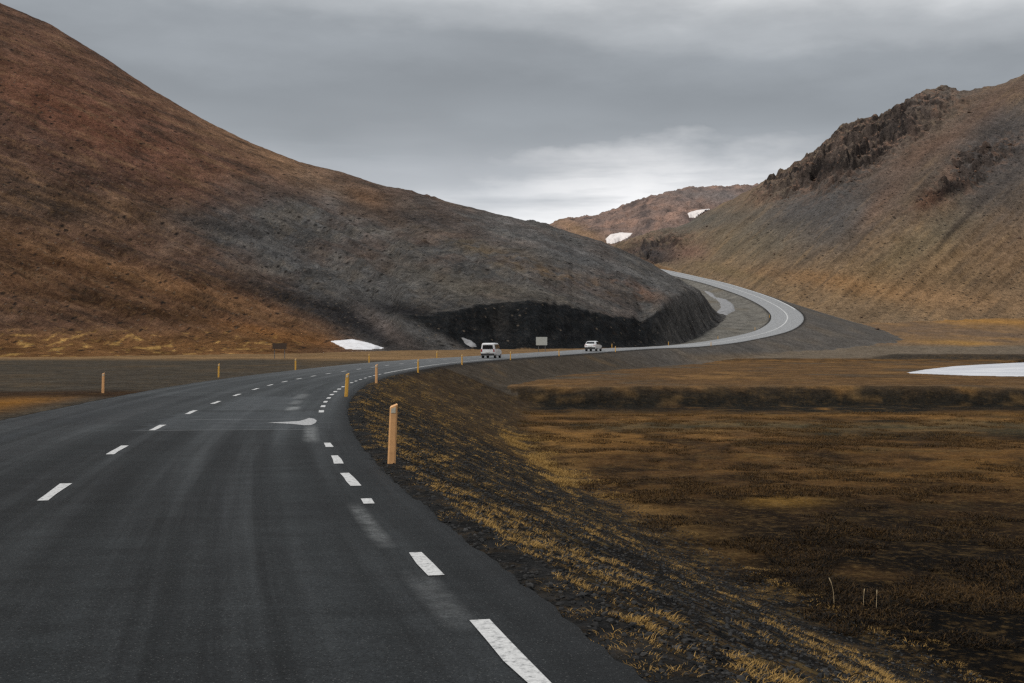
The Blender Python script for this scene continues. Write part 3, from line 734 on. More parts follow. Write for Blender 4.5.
# scuffed left-over arrow of paint by the bend
def blob_strip(name, y0, pts, mat):
    vs, fs = [], []; a0 = ARC_Y(y0)
    for la, da in pts: vs.append(road_pt(np.array([a0 + da]), np.array([la]), .005)[0])
    return link_mesh(name, vs, [tuple(range(len(vs)))], mat, road)
blob_strip('worn_paint', 27.0, [(2.2, -.2), (2.5, -.45), (2.8, -.75), (3.05, -1.2), (3.2, -1.1), (3.28, -.4), (3.3, .4), (3.22, 1.2), (3.1, 1.5), (3.02, .9), (2.9, .35), (2.6, .05)], M_WORN)

# ------------------------------------------------------------------ pond (ice-grey sheet)
def pond():
    m, nt, b = new_mat('pond_ice')
    tc = nt.nodes.new('ShaderNodeTexCoord').outputs['Object']
    c = mixc(nt, mapr(nt, noise_node(nt, tc, .12, 5), .4, .65, 0, 1), (.72, .73, .76), (.48, .50, .55))
    nt.links.new(c, b.inputs['Base Color']); b.inputs['Roughness'].default_value = .45
    P = pond_xy(); n = len(P); vs = []
    for i in range(n):
        for t in np.linspace(0, 1, 10, endpoint=False):
            p0, p1, p2, p3 = P[i - 1], P[i], P[(i + 1) % n], P[(i + 2) % n]
            q = .5 * ((2 * p1) + (-p0 + p2) * t + (2 * p0 - 5 * p1 + 4 * p2 - p3) * t * t + (-p0 + 3 * p1 - 3 * p2 + p3) * t ** 3)
            q = q + .5 * np.array([perlin(q[0] / 3, q[1] / 3, 5), perlin(q[0] / 3, q[1] / 3, 6)])
            vs.append((q[0], q[1], PZ + .03))
    c0 = P.mean(0); vs.append((c0[0], c0[1], PZ + .03)); k = len(vs) - 1
    o = link_mesh('water', vs, [(i, (i + 1) % k, k) for i in range(k)], m)
    tag(o, 'pale frozen pond on the valley floor at the right', 'pond', kind='structure')
pond()

# ------------------------------------------------------------------ snow patches
def snow_material(name, c):
    m, nt, b = new_mat(name)
    tc = nt.nodes.new('ShaderNodeTexCoord').outputs['Object']
    cc = mixc(nt, mapr(nt, noise_node(nt, tc, .6, 6, .65), .42, .7, 0, .8), tuple(c), tuple(np.array(c) * (np.array([.72, .70, .68]) if c[0] > .5 else .4)))
    nt.links.new(cc, b.inputs['Base Color']); b.inputs['Roughness'].default_value = .8
    bp = nt.nodes.new('ShaderNodeBump'); bp.inputs['Distance'].default_value = .3; bp.inputs['Strength'].default_value = .5
    nt.links.new(noise_node(nt, tc, .8, 4), bp.inputs['Height']); nt.links.new(bp.outputs[0], b.inputs['Normal'])
    return m
M_SNOW = snow_material('old_snow', (.78, .78, .80)); M_SNOWW = snow_material('pinkish_old_snow', (.86, .80, .77)); M_SNOWD = snow_material('dirty_snow', (.27, .27, .275))
def snow(poly, label, mat, thick, rmin=60, step=.75):
    P = np.array(poly, float)
    x0, y0 = P.min(0); x1, y1 = P.max(0)
    xs = np.arange(x0 - step, x1 + 2 * step, step); ys = np.arange(y0 - step, y1 + 2 * step, step)
    gx, gy = np.meshgrid(xs, ys)
    ins = in_poly(gx + 1.3 * fbm(gx / 5, gy / 5, 3, 7), gy + 1.0 * fbm(gx / 5, gy / 5, 3, 8), P)
    dd = poly_dist(gx, gy, P); vid = -np.ones(gx.shape, int); vs = []; fs = []
    for i in range(gx.shape[0]):
        for j in range(gx.shape[1]):
            p = hit(gx[i, j], gy[i, j], rmin)
            n = np.array([-p[0], -p[1], 0]); n = n / np.linalg.norm(n) * .5 + np.array([0, 0, 1.0])
            f = min(dd[i, j] / 2.0, 1) if ins[i, j] else -0.6
            vid[i, j] = len(vs); vs.append(p + n * thick * f)
    use = lambda i, j: ins[i, j]
    for i in range(gx.shape[0] - 1):
        for j in range(gx.shape[1] - 1):
            if ins[i, j] or ins[i + 1, j] or ins[i, j + 1] or ins[i + 1, j + 1]:
                q = [vid[i, j], vid[i + 1, j], vid[i + 1, j + 1], vid[i, j + 1]]
                ds = [np.hypot(vs[k][0], vs[k][1]) for k in q]
                if max(ds) - min(ds) < 60: fs.append(q)
    par = list(range(len(vs)))          # keep the largest connected piece
    def root(k):
        while par[k] != k: par[k] = par[par[k]]; k = par[k]
        return k
    for f in fs:
        for k in f[1:]: par[root(k)] = root(f[0])
    cnt = {}
    for f in fs: cnt[root(f[0])] = cnt.get(root(f[0]), 0) + 1
    big = max(cnt, key=cnt.get); fs = [f for f in fs if root(f[0]) == big]
    us = sorted({k for f in fs for k in f}); mp = {k: i for i, k in enumerate(us)}
    o = link_mesh('snow_patch', [vs[k] for k in us], [[mp[k] for k in f] for f in fs], mat, smooth=True)
    return tag(o, label, 'snow', 'old snow patches')
snow([(330, 341), (342, 340), (352, 339), (368, 342.5), (386, 348.5), (372, 349.6), (346, 349.4)], 'white wedge of snow at the foot of the dark left slope', M_SNOW, .3)
snow([(605, 239), (610, 234.5), (620, 232.5), (633, 233), (628, 238), (614, 243.5), (607, 243.5)], 'larger creamy snow patch low in the gap between hills', M_SNOWW, 1.6, 500)
snow([(687, 213), (697, 210), (711, 208.5), (706, 213.5), (696, 217.5), (689, 218)], 'smaller tapering snow patch higher on the far ridge', M_SNOWW, 1.6, 500)
snow([(702, 289.5), (712, 292.5), (716, 297), (726, 299), (734, 305), (735, 311), (726, 315.5), (716, 312.5), (721, 307), (719, 302), (711, 297)], 'dirty grey winding snow streak inside the road bend', M_SNOWD, .35, 296)
snow([(461, 337), (470, 340), (476, 344), (477, 347), (471, 347.5), (464, 343)], 'small grey snow remnant under the cutting behind the white van', M_SNOWD, .2)

# ------------------------------------------------------------------ roadside marker posts
M_YEL = simple('yellow_plastic', (.72, .40, .07), .55, var=.18, scale=9)
M_ORA = simple('lit_orange_plastic', (.78, .43, .19), .55, var=.15, scale=9)  # paler than the yellow: light on the post fronts put into the colour
M_REFL = simple('grey_reflector', (.62, .58, .47), .35, var=.15, scale=30)
M_BLK = simple('black_rubber', (.02, .02, .02), .8)
def make_post(mat):
    e = empty('marker_post', (0, 0, 0))
    w, dp, h, rise = .062, .03, .93, .055
    pr = [(-w, -dp * .3), (-w * .62, -dp), (w * .62, -dp), (w, -dp * .3), (w * .8, dp), (-w * .8, dp)]
    vs = []
    for zf in (-.12, .0, .45, .9):
        tpr = 1.0 if zf <= 0 else 1 - .05 * zf
        for x, y in pr:
            zz = zf * h if zf < .9 else h - rise * (.5 - x / (2 * w)) - rise * .4 * (y < 0)
            vs.append((x * tpr, y * tpr, zz))
    n = 6; fs = []
    for k in range(3):
        for i in range(n): fs.append((k * n + i, k * n + (i + 1) % n, (k + 1) * n + (i + 1) % n, (k + 1) * n + i))
    fs += [tuple(range(n))[::-1], tuple(3 * n + i for i in range(n))]
    link_mesh('body', vs, fs, mat, e)
    yf = -dp * .97 - .004
    pv = [(-w * .60, yf, .775), (w * .48, yf, .775), (w * .48, yf, .872), (-w * .60, yf, .842)]
    pv += [(x, yf + .006, z) for x, _, z in pv]
    link_mesh('reflector', pv, [(0, 1, 2, 3), (7, 6, 5, 4), (0, 4, 5, 1), (1, 5, 6, 2), (2, 6, 7, 3), (3, 7, 4, 0)], M_REFL, e)
    return e
def children(o): return [c for c in bpy.data.objects if c.parent == o]
def copy_tree(o):
    c = o.copy(); COL.objects.link(c)
    for ch in children(o):
        d = ch.copy(); COL.objects.link(d); d.parent = c
    return c
P_Y, P_O = make_post(M_YEL), make_post(M_ORA)
used = set()
def post(kind, loc, rz, lean, label, scale=1.0):
    if kind not in used: o = {'y': P_Y, 'o': P_O}[kind]; used.add(kind)
    else: o = copy_tree({'y': P_Y, 'o': P_O}[kind])
    o.location = loc; o.rotation_euler = (math.radians(lean[1]), math.radians(lean[0]), rz); o.scale = (scale, scale, scale)
    tag(o, label, 'marker post', 'yellow marker posts along the road')
def near_post(kind, x, row, lean, label, scale=1.0):
    p = hit(x, row); s_, a_, _ = road_near(p[:1], p[1:2])
    d = road_dir(a_)[0]; rz = -math.atan2(d[0], d[1])
    post(kind, p, rz * .6, lean, label, scale)
def far_post(kind, x, side, y_guess, label, lat_extra=.55, lean=(0, 0), scale=1.0):
    aa = np.linspace(ARC_Y(y_guess - 35), ARC_Y(y_guess + 35), 800) if y_guess < 395 else np.linspace(ARC_Y(350), ARC_Y(460), 800)
    q = road_pt(aa, side * (half_width(aa) + lat_extra)); xx = CX + F * q[:, 0] / q[:, 1]
    k = int(np.argmin(np.abs(xx - x) + .02 * np.abs(q[:, 1] - y_guess))); p = q[k].copy(); p[2] = zq(p[0], p[1])[0] - .02
    d = road_dir(aa[k:k + 1])[0]
    post(kind, p, -math.atan2(d[0], d[1]) * .8, lean, label, scale)
near_post('o', 391.5, 463.5, (2.2, 0), 'tall orange marker post with grey reflector, nearest on the right verge')
near_post('y', 346, 399.5, (3.5, 0), 'leaning yellow marker post on the inside of the bend, behind the nearest one', .98)
near_post('o', 376.3, 383.2, (.5, 0), 'pale orange upright post just behind the leaning one on the bend', .98)
near_post('o', 103, 393, (1.2, 0), 'pale orange marker post alone beside the left lane, largest on the left verge', .98)
near_post('y', 218.6, 377.3, (1.5, 0), 'slim yellow post second along the left verge', .98)
far_post('y', 295.5, -1, 76, 'third post along the left verge, below the dark sign', .6)
far_post('y', 369, -1, 100, 'yellow post on the left verge in front of the white snow wedge', .6)
far_post('y', 437, -1, 124, 'yellow post on the left verge just before the white van', .6)
far_post('y', 418, 1, 78, 'yellow post on the right verge beside the start of the solid edge line', .55, (.5, 0))
far_post('y', 462, 1, 104, 'yellow post on the right verge left of the white van', .55)
far_post('y', 510.5, 1, 128, 'yellow post on the right verge immediately right of the white van', .55)
far_post('y', 559, 1, 150, 'yellow post between the pale sign and the white car', .55)
far_post('y', 615.4, 1, 178, 'thin yellow post right of the white car', .55)
far_post('y', 612, -1, 206, 'short yellow post across the lane from the thin one past the white car', .6)
far_post('y', 668.5, -1, 238, 'yellow post in front of the black foot of the cutting', .6)
far_post('y', 711, 1, 262, 'yellow post on the outer edge at the start of the hairpin', .55)
far_post('y', 718, -1, 272, 'yellow post on the inner edge at the start of the hairpin', .6)
far_post('y', 755, -1, 318, 'yellow post on the inner edge in the middle of the hairpin', .6)
far_post('y', 770.5, -1, 345, 'yellow post at the inner tip of the hairpin', .6)

# ------------------------------------------------------------------ signs
M_SIGNB = simple('weathered_sign_back', alb(178, 182, 178), .6, var=.1, scale=3)
M_STEEL = simple('galvanised_steel', alb(120, 122, 122), .5, .4)
M_DKSIGN = simple('dark_brown_board', alb(76, 62, 52), .8)
def bbox(x0, x1, y0, y1, z0, z1):
    v = [(x0, y0, z0), (x1, y0, z0), (x1, y1, z0), (x0, y1, z0), (x0, y0, z1), (x1, y0, z1), (x1, y1, z1), (x0, y1, z1)]
    return v, [(3, 2, 1, 0), (4, 5, 6, 7), (0, 1, 5, 4), (1, 2, 6, 5), (2, 3, 7, 6), (3, 0, 4, 7)]
def tube(name, p0, p1, r, mat, parent, n=8, r1=None):
    p0 = np.array(p0, float); p1 = np.array(p1, float); d = p1 - p0; d /= np.linalg.norm(d)
    a = np.cross(d, (0, 1, 0) if abs(d[1]) < .9 else (1, 0, 0)); a /= np.linalg.norm(a); b_ = np.cross(d, a); r1 = r if r1 is None else r1
    vs = []
    for p, rr in ((p0, r), (p1, r1)):
        for i in range(n): vs.append(p + rr * (math.cos(2 * math.pi * i / n) * a + math.sin(2 * math.pi * i / n) * b_))
    fs = [(i, (i + 1) % n, n + (i + 1) % n, n + i) for i in range(n)] + [tuple(range(n))[::-1], tuple(range(n, 2 * n))]
    return link_mesh(name, vs, fs, mat, parent, False)
def sign(x, base, w, z0, z1, mat, leg_x, label, rz, mid=False, leg_r=.045):
    e = empty('road_sign', base, rz)
    v, f = bbox(-w / 2, w / 2, -.02, .02, z0, z1); link_mesh('board', v, f, mat, e)
    for z in ((z0 + .2 * (z1 - z0)), (z0 + .8 * (z1 - z0))):
        v, f = bbox(-w / 2 + .05, w / 2 - .05, .022, .06, z - .03, z + .03); link_mesh('rail', v, f, M_STEEL, e)
    for lx in leg_x: tube('leg', (lx, .11, -.3), (lx, .11, z1 - .05), leg_r, M_STEEL, e)
    return tag(e, label, 'road sign')
aa = np.linspace(ARC_Y(140), ARC_Y(225), 600); q = road_pt(aa, -(half_width(aa) + 2.0)); k = int(np.argmin(np.abs(CX + F * q[:, 0] / q[:, 1] - 541.5)))
pq = q[k].copy(); pq[2] = zq(pq[0], pq[1])[0]; sc_ = pq[1] / F
sign(541.5, pq, 11.2 * sc_, HC + (345 - 345.2) * sc_ - pq[2], HC + (345 - 337.0) * sc_ - pq[2], M_SIGNB, (-3.1 * sc_, 3.6 * sc_), 'pale rectangular sign on two legs before the black cutting', -.1)
p = hit(284.5, 358.6); sc_ = p[1] / F
sign(279, (p[0] - 5 * sc_, p[1], p[2]), 14 * sc_, HC - 4.0 * sc_ - p[2], HC + 1.8 * sc_ - p[2], M_DKSIGN, (-5 * sc_, 5 * sc_), 'dark brown sign board on thin posts at the foot of the left hill', .1)

# ------------------------------------------------------------------ vehicles
def car_paint(name, c):
    m = simple(name, c, .35, var=.05, scale=2); b = m.node_tree.nodes['Principled BSDF']
    b.inputs['Coat Weight'].default_value = .5; b.inputs['Coat Roughness'].default_value = .08; return m
M_WHITE = car_paint('white_car_paint', (.78, .79, .80))
M_GLASS = simple('dark_glass', (.015, .017, .02), .08, spec=.6)
M_TRIM = simple('dark_plastic_trim', (.025, .025, .027), .6)
M_RED = simple('red_lamp_lens', (.35, .02, .02), .25); M_RIM = simple('alloy_rim', (.4, .4, .42), .35, .7)
M_PLATE = simple('number_plate', (.7, .7, .68), .5)
def body_mesh(name, secs, mat, parent):
    """sections along the length: (y, [(half_width, z), ...]) joined into one closed smooth shell"""
    n = len(secs[0][1]); vs = []; fs = []
    ring = 2 * n
    for y, pr in secs:
        for hw, z in pr: vs.append((hw, y, z))
        for hw, z in reversed(pr): vs.append((-hw, y, z))
    for k in range(len(secs) - 1):
        for i in range(ring): fs.append((k * ring + i, k * ring + (i + 1) % ring, (k + 1) * ring + (i + 1) % ring, (k + 1) * ring + i))
    fs.append(tuple(range(ring))[::-1]); fs.append(tuple(range((len(secs) - 1) * ring, len(secs) * ring)))
    o = link_mesh(name, vs, fs, mat, parent, True)
    bv = o.modifiers.new('bevel', 'BEVEL'); bv.width = .04; bv.segments = 2; bv.limit_method = 'ANGLE'; bv.angle_limit = math.radians(28)
    return o
def panel(name, pts, mat, parent, thick=.012):
    P = np.array(pts, float); nrm = np.cross(P[1] - P[0], P[2] - P[0]); nrm /= np.linalg.norm(nrm); n = len(P)
    vs = [p + nrm * thick for p in P] + [p - nrm * thick for p in P]
    fs = [tuple(range(n)), tuple(range(2 * n - 1, n - 1, -1))] + [(i, n + i, n + (i + 1) % n, (i + 1) % n) for i in range(n)]
    return link_mesh(name, vs, fs, mat, parent)
def wheel(e, x, y, r, wd):
    def cyl(rr, x0, x1, n=20):
        vs = [(xx, y + rr * math.cos(2 * math.pi * i / n), r + rr * math.sin(2 * math.pi * i / n)) for xx in (x0, x1) for i in range(n)]
        return vs, [(i, (i + 1) % n, n + (i + 1) % n, n + i) for i in range(n)] + [tuple(range(n))[::-1], tuple(range(n, 2 * n))]
    s_ = 1 if x > 0 else -1
    v, f = cyl(r, x - wd / 2, x + wd / 2); t = link_mesh('wheel', v, f, M_BLK, e)
    v, f = cyl(r * .62, x + s_ * wd * .3, x + s_ * (wd / 2 + .012)); link_mesh('rim', v, f, M_RIM, t)
def vehicle(name, a, lat, label, cat, spec):
    p = road_pt(np.array([a]), np.array([lat]))[0]; d = road_dir(np.array([a]))[0]
    e = empty(name, (p[0], p[1], p[2] + .005), -math.atan2(d[0], d[1]))
    tag(e, label, cat); spec(e); e.scale = (.9, .9, .9) if name == 'van' else (1, 1, 1); return e
def van(e):
    lo = .30
    def sec(y, w, zb, zs, zr_, wr): return (y, [(w * .92, lo), (w, lo + .22), (w, zb), (w * .985, zs), (wr, zr_ - .10), (wr * .88, zr_)])
    secs = [sec(-2.10, .84, .9, 1.02, 1.74, .70), sec(-2.02, .88, .95, 1.05, 1.82, .74), sec(-.9, .90, .98, 1.08, 1.86, .76), sec(.55, .90, .98, 1.08, 1.84, .75),
            sec(1.25, .89, .94, 1.02, 1.20, .72), sec(1.9, .86, .82, .90, 1.02, .68), sec(2.12, .76, .66, .74, .84, .6)]
    body_mesh('body', secs, M_WHITE, e)
    panel('rear_window', [(-.66, -2.125, 1.12), (.66, -2.125, 1.12), (.60, -2.105, 1.60), (-.60, -2.105, 1.60)], M_GLASS, e)
    for s_ in (1, -1):
        panel('side_window', [(s_ * .892, -1.7, 1.14), (s_ * .892, -.5, 1.14), (s_ * .80, -.5, 1.66), (s_ * .78, -1.6, 1.64)][::s_], M_GLASS, e)
        panel('side_window', [(s_ * .892, -.38, 1.14), (s_ * .892, .95, 1.12), (s_ * .80, .45, 1.66), (s_ * .80, -.38, 1.66)][::s_], M_GLASS, e)
        panel('tail_light', [(s_ * .70, -2.125, .78), (s_ * .84, -2.105, .78), (s_ * .82, -2.105, 1.10), (s_ * .70, -2.125, 1.10)][::s_], M_RED, e)
        v, f = bbox(s_ * .93 if s_ > 0 else -1.10, 1.10 if s_ > 0 else -.93, .70, .80, 1.05, 1.23); link_mesh('mirror', v, f, M_TRIM, e)
        for y in (-1.35, 1.35): wheel(e, s_ * .76, y, .33, .22)
    v, f = bbox(-.84, .84, -2.17, -2.03, .34, .58); link_mesh('bumper', v, f, M_TRIM, e)
    panel('number_plate', [(-.26, -2.13, .68), (.26, -2.13, .68), (.26, -2.13, .79), (-.26, -2.13, .79)], M_PLATE, e)
    panel('windscreen', [(.62, 1.20, 1.26), (-.62, 1.20, 1.26), (-.6, .66, 1.75), (.6, .66, 1.75)], M_GLASS, e)
def suv(e):
    lo = .32
    def sec(y, w, zb, zs, zr_, wr): return (y, [(w * .92, lo), (w, lo + .2), (w, zb), (w * .975, zs), (wr, zr_ - .08), (wr * .86, zr_)])
    secs = [sec(-2.2, .80, .80, .92, 1.02, .74), sec(-2.1, .88, .86, 1.0, 1.12, .78), sec(-1.62, .91, .90, 1.02, 1.52, .68), sec(-.7, .92, .92, 1.02, 1.58, .70), sec(.35, .92, .92, 1.0, 1.55, .69),
            sec(1.05, .91, .88, .96, 1.08, .72), sec(1.85, .88, .80, .87, .95, .66), sec(2.2, .76, .62, .70, .78, .58)]
    body_mesh('body', secs, M_WHITE, e)
    panel('rear_window', [(-.66, -2.08, 1.14), (.66, -2.08, 1.14), (.58, -1.70, 1.46), (-.58, -1.70, 1.46)], M_GLASS, e)
    for s_ in (1, -1):
        panel('side_window', [(s_ * .905, -1.5, 1.06), (s_ * .905, -.35, 1.06), (s_ * .735, -.35, 1.46), (s_ * .725, -1.3, 1.44)][::s_], M_GLASS, e)
        panel('side_window', [(s_ * .905, -.27, 1.06), (s_ * .905, .85, 1.03), (s_ * .735, .3, 1.46), (s_ * .735, -.27, 1.46)][::s_], M_GLASS, e)
        panel('tail_light', [(s_ * .56, -2.215, .86), (s_ * .82, -2.17, .86), (s_ * .82, -2.15, 1.02), (s_ * .56, -2.19, 1.02)][::s_], M_RED, e)
        for y in (-1.32, 1.38): wheel(e, s_ * .78, y, .35, .24)
        v, f = bbox(s_ * .93 if s_ > 0 else -1.08, 1.08 if s_ > 0 else -.93, .62, .72, .98, 1.13); link_mesh('mirror', v, f, M_TRIM, e)
    v, f = bbox(-.82, .82, -2.27, -2.12, .34, .62); link_mesh('bumper', v, f, M_TRIM, e)
    panel('number_plate', [(-.26, -2.225, .70), (.26, -2.225, .70), (.26, -2.22, .81), (-.26, -2.22, .81)], M_PLATE, e)
def arc_for_x(x, lat, y0, y1):
    aa = np.linspace(ARC_Y(y0), ARC_Y(y1), 800); q = road_pt(aa, np.full(800, lat)); return float(aa[np.argmin(np.abs(CX + F * q[:, 0] / q[:, 1] - x))])
vehicle('van', arc_for_x(491.5, 1.75, 120, 175), 1.75, 'white van with dark rear window, nearer of the two vehicles driving away', 'van', van)
vehicle('car', arc_for_x(593.5, 1.75, 170, 215), 1.75, 'white car farther along the road, driving away near the cutting', 'car', suv)

# ------------------------------------------------------------------ grass tufts, gravel stones, dry stems
def grass_material(name, c1, c2):
    m, nt, b = new_mat(name)
    at = nt.nodes.new('ShaderNodeAttribute'); at.attribute_name = 'tone'
    tc = nt.nodes.new('ShaderNodeTexCoord').outputs['Object']
    c = mixc(nt, at.outputs['Fac'], tuple(c1), tuple(c2))
    nt.links.new(c, b.inputs['Base Color']); b.inputs['Roughness'].default_value = .85; b.inputs['Specular IOR Level'].default_value = .2
    return m
M_STRAW = grass_material('dry_straw', alb(70, 58, 36), alb(178, 142, 82))
M_MOOR = grass_material('dark_moor_grass', alb(20, 16, 11), alb(112, 84, 46))
def blades(name, X, Y, hgt, per, mat, label, spread=.10, wid=.010, bright=None, flat=.6):
    n = len(X); Z = zq(X, Y)
    ti = np.repeat(np.arange(n), per); m_ = len(ti)
    az = rng.uniform(0, 2 * np.pi, m_); rr = spread * np.sqrt(rng.uniform(0, 1, m_)) * (hgt[ti] / hgt.mean())
    h = hgt[ti] * rng.uniform(.45, 1.1, m_); out = h * rng.uniform(.15, 1.2, m_) * flat
    bx = X[ti] + rr * np.cos(az); by = Y[ti] + rr * np.sin(az); bz = Z[ti] - .02
    a2 = az + rng.normal(0, .5, m_); ox, oy = np.cos(a2) * out, np.sin(a2) * out
    sx, sy = -np.sin(az) * wid * .5, np.cos(az) * wid * .5
    flip = rng.uniform(0, 2 * np.pi, m_); sx, sy = np.cos(flip) * wid * .5, np.sin(flip) * wid * .5
    v = np.empty((m_, 5, 3))
    v[:, 0] = np.stack([bx - sx, by - sy, bz], -1); v[:, 1] = np.stack([bx + sx, by + sy, bz], -1)
    v[:, 2] = np.stack([bx + ox * .4 + sx * .8, by + oy * .4 + sy * .8, bz + h * .62], -1); v[:, 3] = np.stack([bx + ox * .4 - sx * .8, by + oy * .4 - sy * .8, bz + h * .62], -1)
    v[:, 4] = np.stack([bx + ox, by + oy, bz + h * .85], -1)
    b0 = np.arange(m_)[:, None] * 5
    tri = np.concatenate([b0 + np.array([[0, 1, 2]]), b0 + np.array([[0, 2, 3]]), b0 + np.array([[3, 2, 4]])])
    o = big_mesh(name, v.reshape(-1, 3), tri, mat, False, 3)
    tone = np.clip((bright if bright is not None else np.full(n, .5))[ti] + rng.normal(0, .2, m_), 0, 1)
    set_attr(o, 'tone', np.repeat(tone, 5)); tag(o, label, 'grass', kind='stuff'); return o
def scatter_bank(n, y0, y1, d0, d1, power=1.0):
    a = ARC_Y(y0) + (ARC_Y(y1) - ARC_Y(y0)) * rng.uniform(0, 1, n) ** power
    lt = half_width(a) + d0 + (d1 - d0) * rng.uniform(0, 1, n); p = road_pt(a, lt); return p[:, 0], p[:, 1], a, lt
X1, Y1, A1, L1 = scatter_bank(64000, 3.5, 75, .12, 9.0, 1.3)
dn = fbm(X1 / .55, Y1 / .55, 3, 301) + .34 * fbm(X1 / 2.4, Y1 / 2.4, 3, 305) - .15 * fbm((L1 - .08 * A1) / .9, A1 / 9, 3, 99)
k = dn > .33 - .13 * (L1 - half_width(A1) < 1.6) + .2 * fbm(X1 / 6, Y1 / 6, 2, 310); X1, Y1, dn = X1[k], Y1[k], dn[k]
blades('bank_grass', X1, Y1, np.clip(.02 + .04 * rng.uniform(0, 1, len(X1)) ** 2 + .012 * dn, .012, .055), 30, M_STRAW,
       'dry straw coloured grass tufts on the gravel bank', .075, .0055, np.clip(.72 + .8 * (dn - .35) + rng.normal(0, .2, len(X1)), 0, 1), 1.7)
print('bank tufts', len(X1))
# straw fringe along the foot of the bank
X2, Y2, A2, L2 = scatter_bank(16000, 12, 62, 6.2, 8.9)
dn = fbm(X2 / 2.2, Y2 / 2.2, 3, 302); k = np.where(Y2 > 37, (dn > .0) & (np.abs(L2 - half_width(A2) - 7.1 - .4 * dn) < .25 + .9 * np.abs(rng.normal(0, 1, len(X2))) * (.5 + dn)), np.where(Y2 < 25, (np.abs(L2 - half_width(A2) - 8.3 - .2 * dn) < .14) & (rng.uniform(0, 1, len(X2)) < .3 + .8 * dn), False)); X2, Y2, dn = X2[k], Y2[k], dn[k]
blades('foot_grass', X2, Y2, (.04 + .10 * rng.uniform(0, 1, len(X2))) * np.where(Y2 < 26, .7, 1.0), 12, M_STRAW, 'long pale straw grass along the foot of the bank', .16, .012, np.clip(.62 + .5 * dn, 0, 1), 1.1)
# moor tussocks on the valley floor
nn = 90000; r3 = 16 + 84 * rng.uniform(0, 1, nn) ** 1.4; t3 = rng.uniform(-.02, .47, nn); X3, Y3 = r3 * np.sin(t3), r3 * np.cos(t3)
s3, a3, _ = road_near(X3, Y3); dn = fbm(X3 / 2.6, Y3 / 2.6, 4, 303) + .5 * fbm(X3 / 12, Y3 / 9, 2, 304)
yt3 = MK['yt'][np.clip(np.searchsorted(R, r3), 0, nr - 1), np.clip(np.searchsorted(TH, t3), 0, nc - 1)]
k = (s3 > 11.5) & (dn > .08) & (Y3 < yt3 - 9); X3, Y3, dn, r3 = X3[k], Y3[k], dn[k], r3[k]
blades('moor_grass', X3, Y3, (.03 + .08 * rng.uniform(0, 1, len(X3))) * (1 + r3 / 120), 9, M_MOOR, 'short brown moor grass across the valley floor', .2, .016, np.clip(-.3 + .7 * dn + .0095 * r3, 0, 1), 1.6)
print('moor tufts', len(X3))

def stones(name, X, Y, size, mat, label):
    ph = (1 + 5 ** .5) / 2
    iv = np.array([(-1, ph, 0), (1, ph, 0), (-1, -ph, 0), (1, -ph, 0), (0, -1, ph), (0, 1, ph), (0, -1, -ph), (0, 1, -ph), (ph, 0, -1), (ph, 0, 1), (-ph, 0, -1), (-ph, 0, 1)]) / 1.9
    fc = np.array([(0, 11, 5), (0, 5, 1), (0, 1, 7), (0, 7, 10), (0, 10, 11), (1, 5, 9), (5, 11, 4), (11, 10, 2), (10, 7, 6), (7, 1, 8), (3, 9, 4), (3, 4, 2), (3, 2, 6), (3, 6, 8), (3, 8, 9), (4, 9, 5), (2, 4, 11), (6, 2, 10), (8, 6, 7), (9, 8, 1)])
    n = len(X); Z = zq(X, Y)
    v = iv[None] * rng.uniform(.6, 1.25, (n, 12, 1)) * (size[:, None, None] * rng.uniform([.7, .7, .45], [1.3, 1.3, .9], (n, 3))[:, None, :])
    an = rng.uniform(0, 6.28, n); c, s_ = np.cos(an)[:, None], np.sin(an)[:, None]
    x, y = v[..., 0] * c - v[..., 1] * s_, v[..., 0] * s_ + v[..., 1] * c
    v = np.stack([x + X[:, None], y + Y[:, None], v[..., 2] + (Z + size * .15)[:, None]], -1)
    o = big_mesh(name, v.reshape(-1, 3), (np.arange(n)[:, None, None] * 12 + fc[None]).reshape(-1, 3), mat, False, 3)
    set_attr(o, 'tone', np.repeat(np.clip(rng.normal(.4, .25, n), 0, 1), 12)); tag(o, label, 'gravel', kind='stuff'); return o
M_STONE = grass_material('basalt_stone', alb(17, 18, 19), alb(66, 65, 64))
X4, Y4, A4, L4 = scatter_bank(48000, 3.5, 45, -.22, 8.5, 1.5)
X6, Y6, A6, L6 = scatter_bank(34000, 3.5, 60, .3, 8.2, 1.3)
dn = fbm(X6 / 2.4, Y6 / 2.4, 3, 305); k = dn > -.05; X6, Y6 = X6[k], Y6[k]
blades('sparse_grass', X6, Y6, .012 + .03 * rng.uniform(0, 1, len(X6)), 7, M_STRAW, 'thin scattered wisps of straw between the stones of the bank', .035, .006, np.clip(rng.normal(.45, .25, len(X6)), 0, 1), 1.6)
stones('bank_gravel', X4, Y4, .007 + .026 * rng.uniform(0, 1, len(X4)) ** 3, M_STONE, 'dark basalt gravel and stones on the bank')
nn = 5000; xs_ = rng.uniform(560, 1060, nn); th_ = np.arctan((xs_ - CX) / F); rr_ = rng.uniform(380, 700, nn); X5, Y5 = rr_ * np.sin(th_), rr_ * np.cos(th_)
s5, a5, _ = road_near(X5, Y5); fi = np.clip(np.searchsorted(R, rr_), 0, nr - 1); fj = np.clip(np.searchsorted(TH, th_), 0, nc - 1)
k = (np.abs(s5) > 14) & ((rng.uniform(0, 1, nn) < .02) | (MK['rock'][fi, fj] > .35)); X5, Y5 = X5[k], Y5[k]
stones('scree_boulders', X5, Y5, .2 + .9 * rng.uniform(0, 1, len(X5)) ** 4, grass_material('crag_stone', alb(52, 47, 45), alb(120, 94, 76)), 'scattered boulders on the craggy right hill')

